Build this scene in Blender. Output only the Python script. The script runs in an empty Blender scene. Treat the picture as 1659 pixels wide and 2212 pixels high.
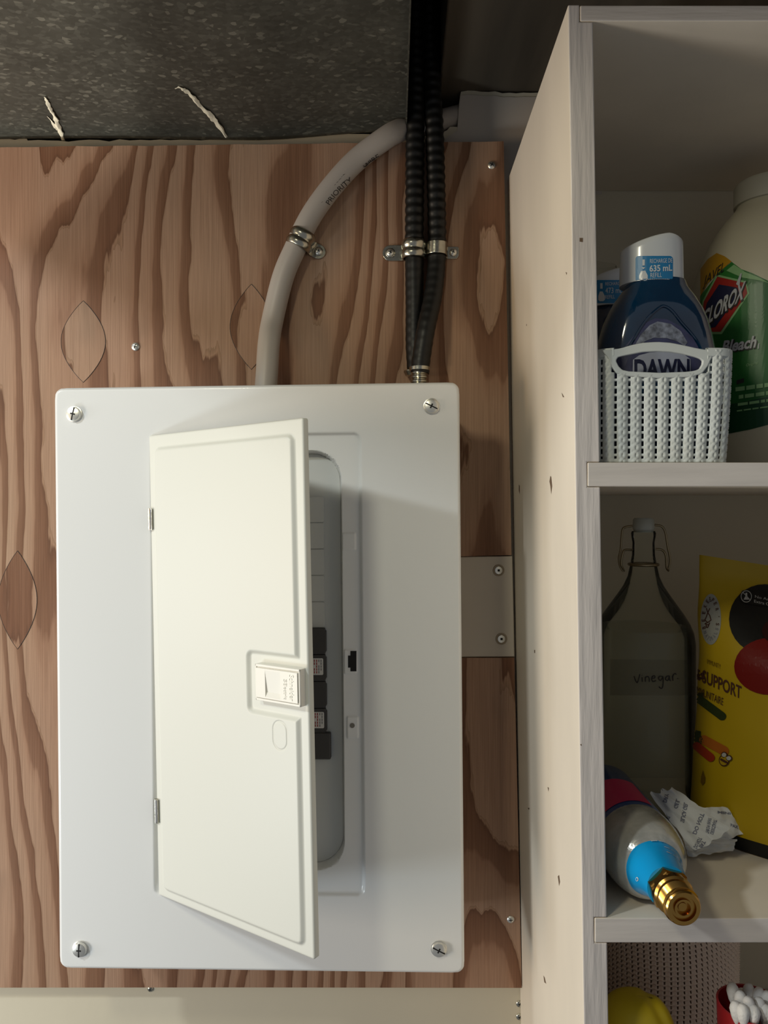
import bpy, bmesh, math, random
from mathutils import Vector, Matrix, noise
from mathutils.bvhtree import BVHTree
random.seed(4)
S = bpy.context.scene
COL = S.collection

# ------------------------------------------------------------------ camera
F = 1660.0; U0 = 850.0; V0 = 1106.0; D = 0.85; EYE = 1.6
cam = bpy.data.objects.new('camera', bpy.data.cameras.new('camera'))
COL.objects.link(cam); S.camera = cam
cam.location = (0, -D, EYE); cam.rotation_euler = (math.pi/2, 0, 0)
cam.data.sensor_fit = 'HORIZONTAL'; cam.data.sensor_width = 36
cam.data.lens = 36*F/1659
cam.data.shift_x = -(U0-829.5)/1659
cam.data.clip_start = 0.02
C0 = Vector((0, -D, EYE))

# ------------------------------------------------------------------ light
w = bpy.data.worlds.new('world'); S.world = w; w.use_nodes = True
w.node_tree.nodes['Background'].inputs[0].default_value = (0.88, 0.93, 1.0, 1)
w.node_tree.nodes['Background'].inputs[1].default_value = 0.19
S.view_settings.view_transform = 'Standard'; S.view_settings.look = 'None'
S.view_settings.gamma = 1; S.view_settings.use_curve_mapping = False
S.view_settings.exposure = 0.0

def area(name, loc, target, sx, sy, power, col):
    l = bpy.data.lights.new(name, 'AREA'); l.shape = 'RECTANGLE'; l.size = sx; l.size_y = sy
    l.energy = power; l.color = col
    o = bpy.data.objects.new(name, l); COL.objects.link(o); o.location = loc
    o.rotation_euler = (Vector(target)-Vector(loc)).to_track_quat('-Z', 'Y').to_euler()
    return o
# overhead lamp at upper left; the other lights are unseen fills added for brightness
def spot(name, loc, target, power, col, deg, blend, rad):
    l = bpy.data.lights.new(name, 'SPOT'); l.energy = power; l.color = col; l.spot_size = math.radians(deg); l.spot_blend = blend; l.shadow_soft_size = rad
    o = bpy.data.objects.new(name, l); COL.objects.link(o); o.location = loc
    o.rotation_euler = (Vector(target)-Vector(loc)).to_track_quat('-Z', 'Y').to_euler()
def bulb(name, loc, power, col, rad):
    l = bpy.data.lights.new(name, 'POINT'); l.energy = power; l.color = col; l.shadow_soft_size = rad
    o = bpy.data.objects.new(name, l); COL.objects.link(o); o.location = loc
def spot(name, loc, target, power, col, deg, blend, rad):
    l = bpy.data.lights.new(name, 'SPOT'); l.energy = power; l.color = col; l.spot_size = math.radians(deg); l.spot_blend = blend; l.shadow_soft_size = rad
    o = bpy.data.objects.new(name, l); COL.objects.link(o); o.location = loc
    o.rotation_euler = (Vector(target)-Vector(loc)).to_track_quat('-Z', 'Y').to_euler()
bulb('ceiling_lamp', (-1.2, -1.0, EYE+0.745), 39, (0.90, 0.97, 1.0), 0.055)
bulb('shelf_fill', (-0.42, -0.92, EYE+0.50), 9.5, (1.0, 0.95, 0.72), 0.06)  # fill added to brighten the shelf tops, no known source
bulb('low_fill', (-1.0, -0.6, EYE-0.55), 13, (0.84, 0.94, 1.0), 0.10)  # unseen fill added low at left to lift the lower area
area('left_fill', (-1.9, -0.42, EYE-0.22), (0.1, -0.1, EYE-0.1), 0.3, 0.5, 5, (0.9, 0.95, 1.0))  # cool grazing fill added for the shelf unit's left face
spot('duct_fill', (-0.78, -0.34, EYE-0.25), (-0.75, -0.28, EYE+0.41), 15, (1.0, 0.96, 0.88), 77, 0.10, 0.015)  # spot added to make the bright wedge on the duct's left end
area('warm_fill', (-1.7, -0.85, EYE-0.22), (0.1, -0.1, EYE-0.1), 0.4, 0.6, 9.5, (1.0, 0.75, 0.47))  # warm area fill added from the left, stands for no real window

# ------------------------------------------------------------------ helpers
def P(px, py, d):
    return Vector(((px-U0)*d/F, d-D, EYE-(py-V0)*d/F))
def ray(px, py):
    return Vector(((px-U0)/F, 1.0, -(py-V0)/F))
def s2l(c):
    return tuple((x/12.92 if x <= 0.04045 else ((x+0.055)/1.055)**2.4) for x in [v/255 for v in c])

def sm(t): t = max(0, min(1, t)); return t*t*(3-2*t)
WM = {}
def wm(p):
    return WM.get(p.name, Matrix.Identity(4)) if p else Matrix.Identity(4)
class MB:
    def __init__(s): s.v = []; s.f = []; s.m = []
    def add(s, v, f, mi=0):
        n = len(s.v); s.v += [Vector(x) for x in v]; s.f += [tuple(i+n for i in q) for q in f]; s.m += [mi]*len(f); return s
    def box(s, x0, x1, y0, y1, z0, z1, mi=0, M=None):
        v = [Vector((x, y, z)) for z in (z0, z1) for y in (y0, y1) for x in (x0, x1)]
        if M is not None: v = [M @ q for q in v]
        return s.add(v, [(0,2,3,1),(4,5,7,6),(0,1,5,4),(2,6,7,3),(0,4,6,2),(1,3,7,5)], mi)
    def prism(s, poly, fn0, fn1, mi=0):
        n = len(poly)
        v = [fn0(*p) for p in poly]+[fn1(*p) for p in poly]
        f = [tuple(range(n))[::-1], tuple(range(n, 2*n))]+[(i, (i+1) % n, n+(i+1) % n, n+i) for i in range(n)]
        return s.add(v, f, mi)
    def tube(s, path, r, n=16, cap=True, mi=0):
        path = [Vector(p) for p in path]; k = len(path)
        rr = r if isinstance(r, (list, tuple)) else [r]*k
        v = []; up = None
        for i, p in enumerate(path):
            t = (path[min(i+1, k-1)]-path[max(i-1, 0)]).normalized()
            if up is None:
                up = Vector((0, 1, 0)) if abs(t.y) < 0.9 else Vector((1, 0, 0))
            a = (up-t*up.dot(t)).normalized(); up = a; b = t.cross(a)
            for j in range(n):
                th = 2*math.pi*j/n
                v.append(p+(a*math.cos(th)+b*math.sin(th))*rr[i])
        f = [(i*n+j, i*n+(j+1) % n, (i+1)*n+(j+1) % n, (i+1)*n+j) for i in range(k-1) for j in range(n)]
        if cap: f += [tuple(range(n))[::-1], tuple(range((k-1)*n, k*n))]
        return s.add(v, f, mi)
    def lathe(s, prof, org, ax=(0,0,1), n=40, mi=0, sx=1, sy=1, hexa=False):
        org = Vector(org); ax = Vector(ax).normalized()
        a = ax.orthogonal().normalized()
        if abs(ax.z) > 0.99: a = Vector((1, 0, 0))
        b = ax.cross(a); v = []
        for t, r in prof:
            for j in range(n):
                th = 2*math.pi*j/n
                v.append(org+ax*t+(a*math.cos(th)*sx+b*math.sin(th)*sy)*r)
        k = len(prof)
        f = [(i*n+j, i*n+(j+1) % n, (i+1)*n+(j+1) % n, (i+1)*n+j) for i in range(k-1) for j in range(n)]
        f += [tuple(range(n))[::-1], tuple(range((k-1)*n, k*n))]
        return s.add(v, f, mi)
    def grid(s, nu, nv, fn, mi=0, keep=None, closeu=False):
        b = len(s.v)
        mu = nu if closeu else nu+1
        for j in range(nv+1):
            for i in range(mu): s.v.append(Vector(fn(i/nu, j/nv)))
        for j in range(nv):
            for i in range(nu):
                if keep and not keep((i+.5)/nu, (j+.5)/nv): continue
                s.f.append((b+j*mu+i, b+j*mu+(i+1) % mu, b+(j+1)*mu+(i+1) % mu, b+(j+1)*mu+i)); s.m.append(mi)
        return s
    def build(s, name, mats, parent=None, label=None, smooth=30, bevel=0, subd=0, solid=0, fixn=True):
        inv = wm(parent).inverted()
        me = bpy.data.meshes.new(name)
        me.from_pydata([tuple(inv @ q) for q in s.v], [], s.f)
        if not isinstance(mats, (list, tuple)): mats = [mats]
        for m in mats: me.materials.append(m)
        me.polygons.foreach_set('material_index', s.m)
        if fixn:
            bm = bmesh.new(); bm.from_mesh(me); bmesh.ops.recalc_face_normals(bm, faces=bm.faces); bm.to_mesh(me); bm.free()
        if smooth:
            me.shade_smooth(); me.set_sharp_from_angle(angle=math.radians(smooth))
        o = bpy.data.objects.new(name, me); COL.objects.link(o)
        if parent: o.parent = parent; WM[o.name] = wm(parent)
        if label: o['label'] = label
        if bevel:
            b = o.modifiers.new('bevel', 'BEVEL'); b.width = bevel; b.segments = 2; b.limit_method = 'ANGLE'; b.angle_limit = 0.6
            b.harden_normals = False
        if subd:
            b = o.modifiers.new('sub', 'SUBSURF'); b.levels = subd; b.render_levels = subd
        if solid:
            b = o.modifiers.new('solid', 'SOLIDIFY'); b.thickness = solid; b.offset = 0
        return o
    def bvh(s):
        return BVHTree.FromPolygons([tuple(q) for q in s.v], s.f)
def thing(name, label, cat, loc=(0,0,0), M=None, group=None):
    o = bpy.data.objects.new(name, None); COL.objects.link(o); o.empty_display_size = 0.02
    MM = M if M is not None else Matrix.Translation(Vector(loc))
    o.matrix_world = MM; WM[o.name] = MM.copy()
    o['label'] = label; o['category'] = cat
    if group: o['group'] = group
    return o
def struct(o): o['kind'] = 'structure'; return o
def tag(o, label, cat, group=None):
    o['label'] = label; o['category'] = cat
    if group: o['group'] = group
    return o

# ------------------------------------------------------------------ 2-D decals laid on real surfaces
def text2(s, bold=0):
    cu = bpy.data.curves.new('t', 'FONT'); cu.body = s; cu.size = 1; cu.offset = bold; cu.resolution_u = 3
    o = bpy.data.objects.new('t', cu)
    me = o.to_mesh()
    V = [(v.co.x, v.co.y) for v in me.vertices]; Fc = [tuple(p.vertices) for p in me.polygons]
    o.to_mesh_clear(); bpy.data.objects.remove(o); bpy.data.curves.remove(cu)
    x0 = min(v[0] for v in V); x1 = max(v[0] for v in V)
    V = [((v[0]-x0)/(x1-x0), v[1]/0.69) for v in V]      # width 1, capital height 1
    return V, Fc
def fine(V, Fc, L):
    bm = bmesh.new()
    vs = [bm.verts.new((a, b, 0)) for a, b in V]
    for f in Fc:
        try: bm.faces.new([vs[i] for i in f])
        except ValueError: pass
    bmesh.ops.triangulate(bm, faces=bm.faces)
    for _ in range(5):
        e = [x for x in bm.edges if x.calc_length() > L]
        if not e: break
        bmesh.ops.subdivide_edges(bm, edges=e, cuts=1); bmesh.ops.triangulate(bm, faces=bm.faces)
    bm.verts.index_update()
    r = [(v.co.x, v.co.y) for v in bm.verts], [tuple(v.index for v in f.verts) for f in bm.faces]
    bm.free(); return r
def caster(bvh, off):
    def fn(px, py):
        dr = ray(px, py).normalized()
        loc, nrm, i, ds = bvh.ray_cast(C0, dr)
        if loc is None:
            # slide back towards the surface
            loc, nrm, i, ds = bvh.find_nearest(C0+ray(px, py)*0.7)
        if nrm.dot(dr) > 0: nrm = -nrm
        return loc+nrm*off
    return fn
def decal(mb, V, Fc, fn, L=6, mi=0):
    V, Fc = fine(V, Fc, L)
    return mb.add([fn(a, b) for a, b in V], Fc, mi)
def poly_decal(mb, pts, fn, L=6, mi=0):
    return decal(mb, pts, [tuple(range(len(pts)))], fn, L, mi)
def text_decal(mb, s, org, dx, up, fn, L=6, mi=0, bold=0):
    V, Fc = text2(s, bold)
    V = [(org[0]+dx[0]*a+up[0]*b, org[1]+dx[1]*a+up[1]*b) for a, b in V]
    return decal(mb, V, Fc, fn, L, mi)
def ell(cx, cy, rx, ry, n=24, rot=0):
    c, s_ = math.cos(rot), math.sin(rot)
    return [(cx+rx*math.cos(t)*c-ry*math.sin(t)*s_, cy+rx*math.cos(t)*s_+ry*math.sin(t)*c) for t in [2*math.pi*i/n for i in range(n)]]
def rrect(x0, y0, x1, y1, r, n=4):
    o = []
    for cx, cy, a in ((x1-r, y1-r, 0), (x0+r, y1-r, 90), (x0+r, y0+r, 180), (x1-r, y0+r, 270)):
        for i in range(n+1):
            t = math.radians(a+90*i/n); o.append((cx+r*math.cos(t), cy+r*math.sin(t)))
    return o
def pill(x0, y0, x1, y1, r, n=8):
    a = math.atan2(y1-y0, x1-x0); o = []
    for i in range(n+1):
        t = a-math.pi/2+math.pi*i/n; o.append((x1+r*math.cos(t), y1+r*math.sin(t)))
    for i in range(n+1):
        t = a+math.pi/2+math.pi*i/n; o.append((x0+r*math.cos(t), y0+r*math.sin(t)))
    return o

# ------------------------------------------------------------------ materials
def mat(name, c, rough=0.5, metal=0, bump=0, bscale=(100,100,100), vary=0, vscale=(5,5,5), coat=0, trans=0, alpha=1, spec=0.5, bdist=0.001, bdetail=4, ior=1.45, c2=None):
    m = bpy.data.materials.new(name); m.use_nodes = True
    nt = m.node_tree; b = nt.nodes['Principled BSDF']
    col = s2l(c) + (1,)
    b.inputs['Base Color'].default_value = col
    b.inputs['Roughness'].default_value = rough; b.inputs['Metallic'].default_value = metal
    b.inputs['Coat Weight'].default_value = coat; b.inputs['Coat Roughness'].default_value = 0.08
    b.inputs['Transmission Weight'].default_value = trans; b.inputs['Alpha'].default_value = alpha
    b.inputs['Specular IOR Level'].default_value = spec; b.inputs['IOR'].default_value = ior
    tc = nt.nodes.new('ShaderNodeTexCoord')
    if vary or c2:
        mp = nt.nodes.new('ShaderNodeMapping'); mp.inputs['Scale'].default_value = vscale
        nz = nt.nodes.new('ShaderNodeTexNoise'); nz.inputs['Scale'].default_value = 1; nz.inputs['Detail'].default_value = 5
        rp = nt.nodes.new('ShaderNodeValToRGB')
        k = 1-vary
        rp.color_ramp.elements[0].position = 0.35; rp.color_ramp.elements[1].position = 0.65
        rp.color_ramp.elements[0].color = (s2l(c2)+(1,)) if c2 else (col[0]*k, col[1]*k, col[2]*k, 1)
        rp.color_ramp.elements[1].color = col
        nt.links.new(tc.outputs['Object'], mp.inputs[0]); nt.links.new(mp.outputs[0], nz.inputs['Vector'])
        nt.links.new(nz.outputs[0], rp.inputs[0]); nt.links.new(rp.outputs[0], b.inputs['Base Color'])
    if bump:
        mp = nt.nodes.new('ShaderNodeMapping'); mp.inputs['Scale'].default_value = bscale
        nz = nt.nodes.new('ShaderNodeTexNoise'); nz.inputs['Scale'].default_value = 1; nz.inputs['Detail'].default_value = bdetail
        bp = nt.nodes.new('ShaderNodeBump'); bp.inputs['Strength'].default_value = bump; bp.inputs['Distance'].default_value = bdist
        nt.links.new(tc.outputs['Object'], mp.inputs[0]); nt.links.new(mp.outputs[0], nz.inputs['Vector'])
        nt.links.new(nz.outputs[0], bp.inputs['Height']); nt.links.new(bp.outputs[0], b.inputs['Normal'])
    return m

def plywood_mat(name, off=(0,0,0), dens=24.0, warp=7.0):
    m = bpy.data.materials.new(name); m.use_nodes = True; nt = m.node_tree; N = nt.nodes.new; L = nt.links.new
    b = nt.nodes['Principled BSDF']; b.inputs['Roughness'].default_value = 0.62; b.inputs['Specular IOR Level'].default_value = 0.25
    tc = N('ShaderNodeTexCoord'); sep = N('ShaderNodeSeparateXYZ'); L(tc.outputs['Object'], sep.inputs[0])
    def nz(sc, loc, det, rough=0.5):
        mp = N('ShaderNodeMapping'); mp.inputs['Scale'].default_value = sc; mp.inputs['Location'].default_value = loc
        n = N('ShaderNodeTexNoise'); n.inputs['Scale'].default_value = 1; n.inputs['Detail'].default_value = det; n.inputs['Roughness'].default_value = rough
        L(tc.outputs['Object'], mp.inputs[0]); L(mp.outputs[0], n.inputs['Vector']); return n
    def mth(op, a, bb=None, c=None):
        n = N('ShaderNodeMath'); n.operation = op
        for i, q in enumerate((a, bb, c)):
            if q is None: continue
            if isinstance(q, (int, float)): n.inputs[i].default_value = q
            else: L(q, n.inputs[i])
        return n.outputs[0]
    n1 = nz((5.5, 5.5, 1.15), off, 1.6); n2 = nz((2.4, 2.4, 0.8), (off[0]+5, off[1], off[2]), 1.0)
    n3 = nz((55, 55, 9), (off[0]+3, 1, 2), 3); nf = nz((900, 900, 14), off, 2, 0.6); nb = nz((4, 4, 2.0), (off[0]+9, 2, 1), 2)
    f = mth('MULTIPLY', sep.outputs[0], dens)
    f = mth('ADD', f, mth('MULTIPLY', n1.outputs[0], warp*2))
    f = mth('ADD', f, mth('MULTIPLY', n2.outputs[0], warp*1.3))
    f = mth('ADD', f, mth('MULTIPLY', n3.outputs[0], 0.6))
    fr = mth('FRACT', f)
    r = N('ShaderNodeValToRGB'); L(fr, r.inputs[0]); e = r.color_ramp.elements
    e[0].position = 0.0; e[0].color = s2l((172, 142, 120))+(1,)
    e[1].position = 1.0; e[1].color = s2l((150, 122, 99))+(1,)
    for p_, c_ in ((0.42, (170, 138, 115)), (0.58, (160, 126, 103)), (0.64, (136, 102, 80)), (0.90, (126, 91, 69)), (0.955, (112, 80, 60)), (0.975, (168, 136, 112))):
        q = e.new(p_); q.color = s2l(c_)+(1,)
    # tone variation
    mx = N('ShaderNodeMix'); mx.data_type = 'RGBA'; mx.blend_type = 'MULTIPLY'; mx.inputs[0].default_value = 1
    r2 = N('ShaderNodeValToRGB'); L(nb.outputs[0], r2.inputs[0])
    r2.color_ramp.elements[0].position = 0.3; r2.color_ramp.elements[0].color = (0.88, 0.78, 0.73, 1)
    r2.color_ramp.elements[1].position = 0.7; r2.color_ramp.elements[1].color = (0.95, 0.96, 0.93, 1)
    L(r.outputs[0], mx.inputs[6]); L(r2.outputs[0], mx.inputs[7])
    mx2 = N('ShaderNodeMix'); mx2.data_type = 'RGBA'; mx2.blend_type = 'MULTIPLY'; mx2.inputs[0].default_value = 1
    r3 = N('ShaderNodeValToRGB'); L(nf.outputs[0], r3.inputs[0])
    r3.color_ramp.elements[0].position = 0.25; r3.color_ramp.elements[0].color = (0.82, 0.80, 0.78, 1)
    r3.color_ramp.elements[1].position = 0.65; r3.color_ramp.elements[1].color = (1.06, 1.06, 1.06, 1)
    L(mx.outputs[2], mx2.inputs[6]); L(r3.outputs[0], mx2.inputs[7]); L(mx2.outputs[2], b.inputs['Base Color'])
    # grey weather stains
    ns = nz((9, 9, 5), (off[0]+20, 4, 3), 3); r4 = N('ShaderNodeValToRGB'); L(ns.outputs[0], r4.inputs[0])
    r4.color_ramp.elements[0].position = 0.62; r4.color_ramp.elements[0].color = (1, 1, 1, 1)
    r4.color_ramp.elements[1].position = 0.80; r4.color_ramp.elements[1].color = (.62, .66, .68, 1)
    mx3 = N('ShaderNodeMix'); mx3.data_type = 'RGBA'; mx3.blend_type = 'MULTIPLY'; mx3.inputs[0].default_value = 1
    L(mx2.outputs[2], mx3.inputs[6]); L(r4.outputs[0], mx3.inputs[7]); L(mx3.outputs[2], b.inputs['Base Color'])
    bp = N('ShaderNodeBump'); bp.inputs['Strength'].default_value = 0.35; bp.inputs['Distance'].default_value = 0.0006
    L(nf.outputs[0], bp.inputs['Height']); L(bp.outputs[0], b.inputs['Normal'])
    return m
def duct_mat():
    m = mat('galvanised', (96, 93, 84), 0.52, 0.35, bump=0.15, bscale=(60,60,60))
    nt = m.node_tree; N = nt.nodes.new; L = nt.links.new; b = nt.nodes['Principled BSDF']
    tc = N('ShaderNodeTexCoord'); v = N('ShaderNodeTexVoronoi'); v.inputs['Scale'].default_value = 210
    mp = N('ShaderNodeMapping'); mp.inputs['Scale'].default_value = (1, 1.4, 1); L(tc.outputs['Object'], mp.inputs[0]); L(mp.outputs[0], v.inputs['Vector'])
    sp = N('ShaderNodeSeparateColor'); L(v.outputs['Color'], sp.inputs[0])
    r = N('ShaderNodeValToRGB'); L(sp.outputs[0], r.inputs[0])
    e = r.color_ramp.elements; e[0].position = 0.0; e[0].color = s2l((80, 79, 71))+(1,)
    e[1].position = 1.0; e[1].color = s2l((128, 126, 114))+(1,)
    q = e.new(0.6); q.color = s2l((88, 87, 79))+(1,); q = e.new(0.9); q.color = s2l((100, 99, 90))+(1,)
    n = N('ShaderNodeTexNoise'); n.inputs['Scale'].default_value = 14; L(tc.outputs['Object'], n.inputs['Vector'])
    r2 = N('ShaderNodeValToRGB'); L(n.outputs[0], r2.inputs[0]); r2.color_ramp.elements[0].position = .35; r2.color_ramp.elements[1].position = .65
    r2.color_ramp.elements[0].color = (.72, .72, .72, 1)
    mx = N('ShaderNodeMix'); mx.data_type = 'RGBA'; mx.blend_type = 'MULTIPLY'; mx.inputs[0].default_value = 1
    L(r.outputs[0], mx.inputs[6]); L(r2.outputs[0], mx.inputs[7]); L(mx.outputs[2], b.inputs['Base Color'])
    return m
def clear_mat(name, tint, gloss_rough=0.03, diff=0.0, dcol=(200,200,200), ior=1.25):
    m = bpy.data.materials.new(name); m.use_nodes = True; nt = m.node_tree; N = nt.nodes.new; L = nt.links.new
    nt.nodes.remove(nt.nodes['Principled BSDF']); out = nt.nodes['Material Output']
    t = N('ShaderNodeBsdfTransparent'); t.inputs[0].default_value = tint+(1,)
    g = N('ShaderNodeBsdfGlossy'); g.inputs['Roughness'].default_value = gloss_rough
    d = N('ShaderNodeBsdfDiffuse'); d.inputs[0].default_value = s2l(dcol)+(1,)
    a = N('ShaderNodeMixShader'); a.inputs[0].default_value = diff; L(t.outputs[0], a.inputs[1]); L(d.outputs[0], a.inputs[2])
    fr = N('ShaderNodeFresnel'); fr.inputs[0].default_value = ior
    x = N('ShaderNodeMixShader'); L(fr.outputs[0], x.inputs[0]); L(a.outputs[0], x.inputs[1]); L(g.outputs[0], x.inputs[2])
    L(x.outputs[0], out.inputs[0]); return m

M = {}
M['ply'] = plywood_mat('plywood_face', (0.3, 0, 0.2))
M['plug'] = plywood_mat('plywood_plug', (2.1, 0, 1.2), 9, 3)
M['ply_edge'] = mat('plywood_edge', (150, 118, 88), 0.7, vary=0.3, vscale=(20,20,300))
M['dry'] = mat('cream_drywall', (205, 196, 174), 0.7, bump=0.12, bscale=(90,90,90), vary=0.06)
M['dryg'] = mat('grey_white_drywall', (200, 190, 178), 0.7, bump=0.15, bscale=(60,60,60), vary=0.06)
M['dryedge'] = mat('broken_drywall_edge', (196, 182, 158), 0.9, bump=0.6, bscale=(180,180,180), vary=0.2, vscale=(60,60,60))
M['paint'] = mat('cream_painted_wood', (226, 214, 196), 0.5, bump=0.25, bscale=(60,60,9), vary=0.07, vscale=(14,14,5), bdist=0.0008)
M['paintf'] = mat('brushed_white_paint', (204, 196, 190), 0.40, bump=0.9, bscale=(150,150,14), vary=0.10, vscale=(90,90,12), bdist=0.0011)
M['paints'] = mat('brushed_white_paint_across', (204, 196, 188), 0.40, bump=0.8, bscale=(14,150,150), vary=0.10, vscale=(12,90,90), bdist=0.0010)
M['steelw'] = mat('white_enamelled_steel', (224, 225, 224), 0.30, bump=0.04, bscale=(500,500,500), coat=0.3)
M['doorw'] = mat('cream_enamelled_steel', (210, 210, 201), 0.42, bump=0.03, bscale=(500,500,500))
M['dead'] = mat('shaded_white_enamel', (196, 198, 196), 0.4)  # greyer than the cover: shade inside the opening put into the colour
M['plasw'] = mat('white_plastic', (228, 225, 216), 0.35)
M['steelg'] = mat('galvanised_box', (140, 142, 142), 0.45, 0.7)
M['zinc'] = mat('zinc_steel', (190, 186, 172), 0.25, 1.0, bump=0.25, bscale=(160,160,160), vary=0.2, vscale=(90,90,90))
M['screw'] = mat('screw_steel', (225, 223, 215), 0.36, 0.9)
M['dark'] = mat('recess_black', (14, 13, 12), 0.7)
M['blk'] = mat('black_jacket', (15, 14, 12), 0.45)
M['brk'] = mat('breaker_black', (62, 60, 60), 0.5)
M['white'] = mat('sticker_white', (205, 203, 200), 0.5)
M['grey'] = mat('print_grey', (120, 120, 124), 0.6)
M['red'] = mat('print_red', (150, 60, 60), 0.6)
M['cable'] = mat('grey_cable_jacket', (176, 168, 160), 0.42, bump=0.08, bscale=(30,30,30))
M['ink'] = mat('black_ink', (40, 36, 34), 0.5)
M['duct'] = duct_mat()
M['void'] = mat('old_dark_timber', (92, 82, 68), 0.85, vary=0.35, vscale=(30,3,30))
M['gap_shade'] = mat('shaded_cavity', (20, 18, 15), 0.95)  # near-black colour carries the deep shade of the gap
M['plaster'] = mat('dried_plaster', (232, 224, 200), 0.9, bump=0.6, bscale=(250,250,250))
M['brass'] = mat('brass', (186, 142, 74), 0.2, 1.0)
M['basket'] = mat('white_basket_plastic', (196, 200, 196), 0.45)

# ================================================================== SETTING
# ---- back wall (drywall): broken top edge, with the hole where the cable comes through
rag = random.Random(8)
top = [(-700, 300), (-300, 302)]
for x in range(-280, 60, 24): top.append((x, 300+rag.uniform(-3, 3)))
for x in range(60, 560, 22): top.append((x, 305-(x-60)*0.01+rag.uniform(-2.5, 2.5)))
for x in range(560, 640, 14): top.append((x, 303-(x-560)*0.15+rag.uniform(-1.5, 1.5)))
for x in range(640, 880, 24): top.append((x, 289+rag.uniform(-1.2, 1.2)))
top += [(905, 292), (948, 296), (960, 284), (966, 281), (972, 274), (988, 274), (989, 262), (990, 240), (992, 222), (994, 206), (996, 198)]
for x in range(1010, 1300, 15): top.append((x, 197+(x-1010)*0.035+rag.uniform(-2.2, 2.2)))
top += [(1400, 205), (1400, 150), (2400, 150)]
wall = top + [(2400, 3200), (-700, 3200)]
mb = MB().prism(wall, lambda x, y: P(x, y, D), lambda x, y: P(x, y, D)+Vector((0, 0.013, 0)))
for i in range(2, len(mb.f)): mb.m[i] = 1
struct(mb.build('wall_back', [M['dry'], M['dryedge']]))
# paler grey paper skin at the right top
mb = MB().prism([(x, y+9) for x, y in top if 990 <= x <= 1300]+[(1300, 420), (1098, 420), (990, 420), (962, 300), (975, 290), (988, 283)],
                lambda x, y: P(x, y, D-0.0008), lambda x, y: P(x, y, D-0.0002))
o = struct(mb.build('trim_1', M['dryg']))
# timber wall behind the drywall, ceiling, and the joist at right of the duct
mb = MB().box(-1.6, 1.6, 0.06, 0.09, EYE-1.6, EYE+1.1); struct(mb.build('wall_rear', M['gap_shade']))
mb = MB().box(-1.6, 1.6, -0.55, 0.09, EYE+0.86, EYE+0.9); struct(mb.build('ceiling', M['gap_shade']))
zj = P(0, 195, D).z
mb = MB()
a = [P(950, 195, D), P(950, 0, D*911/1106.*1.0)]
x0 = P(950, 195, D).x
mb.add([(x0, .05, zj), (1.3, .05, zj), (1.3, -.60, zj-.004), (x0-.006, -.60, zj-.004), (x0, .05, zj+.2), (1.3, .05, zj+.2), (1.3, -.60, zj+.2), (x0-.006, -.60, zj+.2)],
       [(0,1,2,3), (4,7,6,5), (0,4,5,1), (1,5,6,2), (2,6,7,3), (3,7,4,0)])
struct(mb.build('trim_2', M['void'], bevel=.002))

# ---- sheet-metal duct
zd = P(0, 303, D).z
duct = thing('air_duct', 'galvanised sheet-metal air duct overhead at upper left, speckled grey', 'duct', (-0.3, -0.3, zd))
xr = P(878, 290, D).x
mb = MB()
def dz(x): return zd+0.0085*sm((x+.16)/.15)+0.0012*math.sin(x*14)
def fn(u, v):
    x = -0.64+(xr+0.64)*u; y = -0.002-0.62*v
    return (x-(0.004*v if u == 1 else 0), y, dz(x)+0.0015*math.sin(u*14)*v+0.004*v)
mb.grid(24, 12, fn)
mb.box(-0.64, xr-.0005, -0.622, 0.03, zd+0.012, zd+0.3)
mb.box(xr-.0012, xr, -0.62, -0.002, zd+.002, zd+.3)
dv = mb.build('duct_body', M['duct'], duct, fixn=False)
bvd = mb.bvh()
for pts, wd in (([(97,207),(103,220),(110,236),(120,252),(124,268),(131,283),(143,304)], [4,7,8,8,9,8,5]), ([(102,250),(110,258),(120,274),(127,282)], [2,4,5,4]),
            ([(378,187),(390,186),(402,193),(416,206),(432,226),(452,244),(466,260),(480,280),(492,298)], [2,6,9,10,9,11,12,9,6])):
    fnc = caster(bvd, 0.0012); rr = random.Random(len(pts)); mb = MB()
    path = [fnc(*p) for p in pts]; fine_path = []; rad = []
    for i in range(len(path)-1):
        for k in range(4):
            t = k/4; fine_path.append(path[i].lerp(path[i+1], t)); rad.append((wd[i]*(1-t)+wd[i+1]*t)*1.35*0.7/F/2*rr.uniform(.6, 1.35))
    mb.tube(fine_path, rad, 8)
    zz = sum(p.z for p in fine_path)/len(fine_path)
    for q in mb.v: q.z = dz(q.x)-0.001+(q.z-zz)*0.3 + 0.0006*math.sin(q.x*900)
    mb.build('plaster_smear', M['plaster'], duct)

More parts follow.
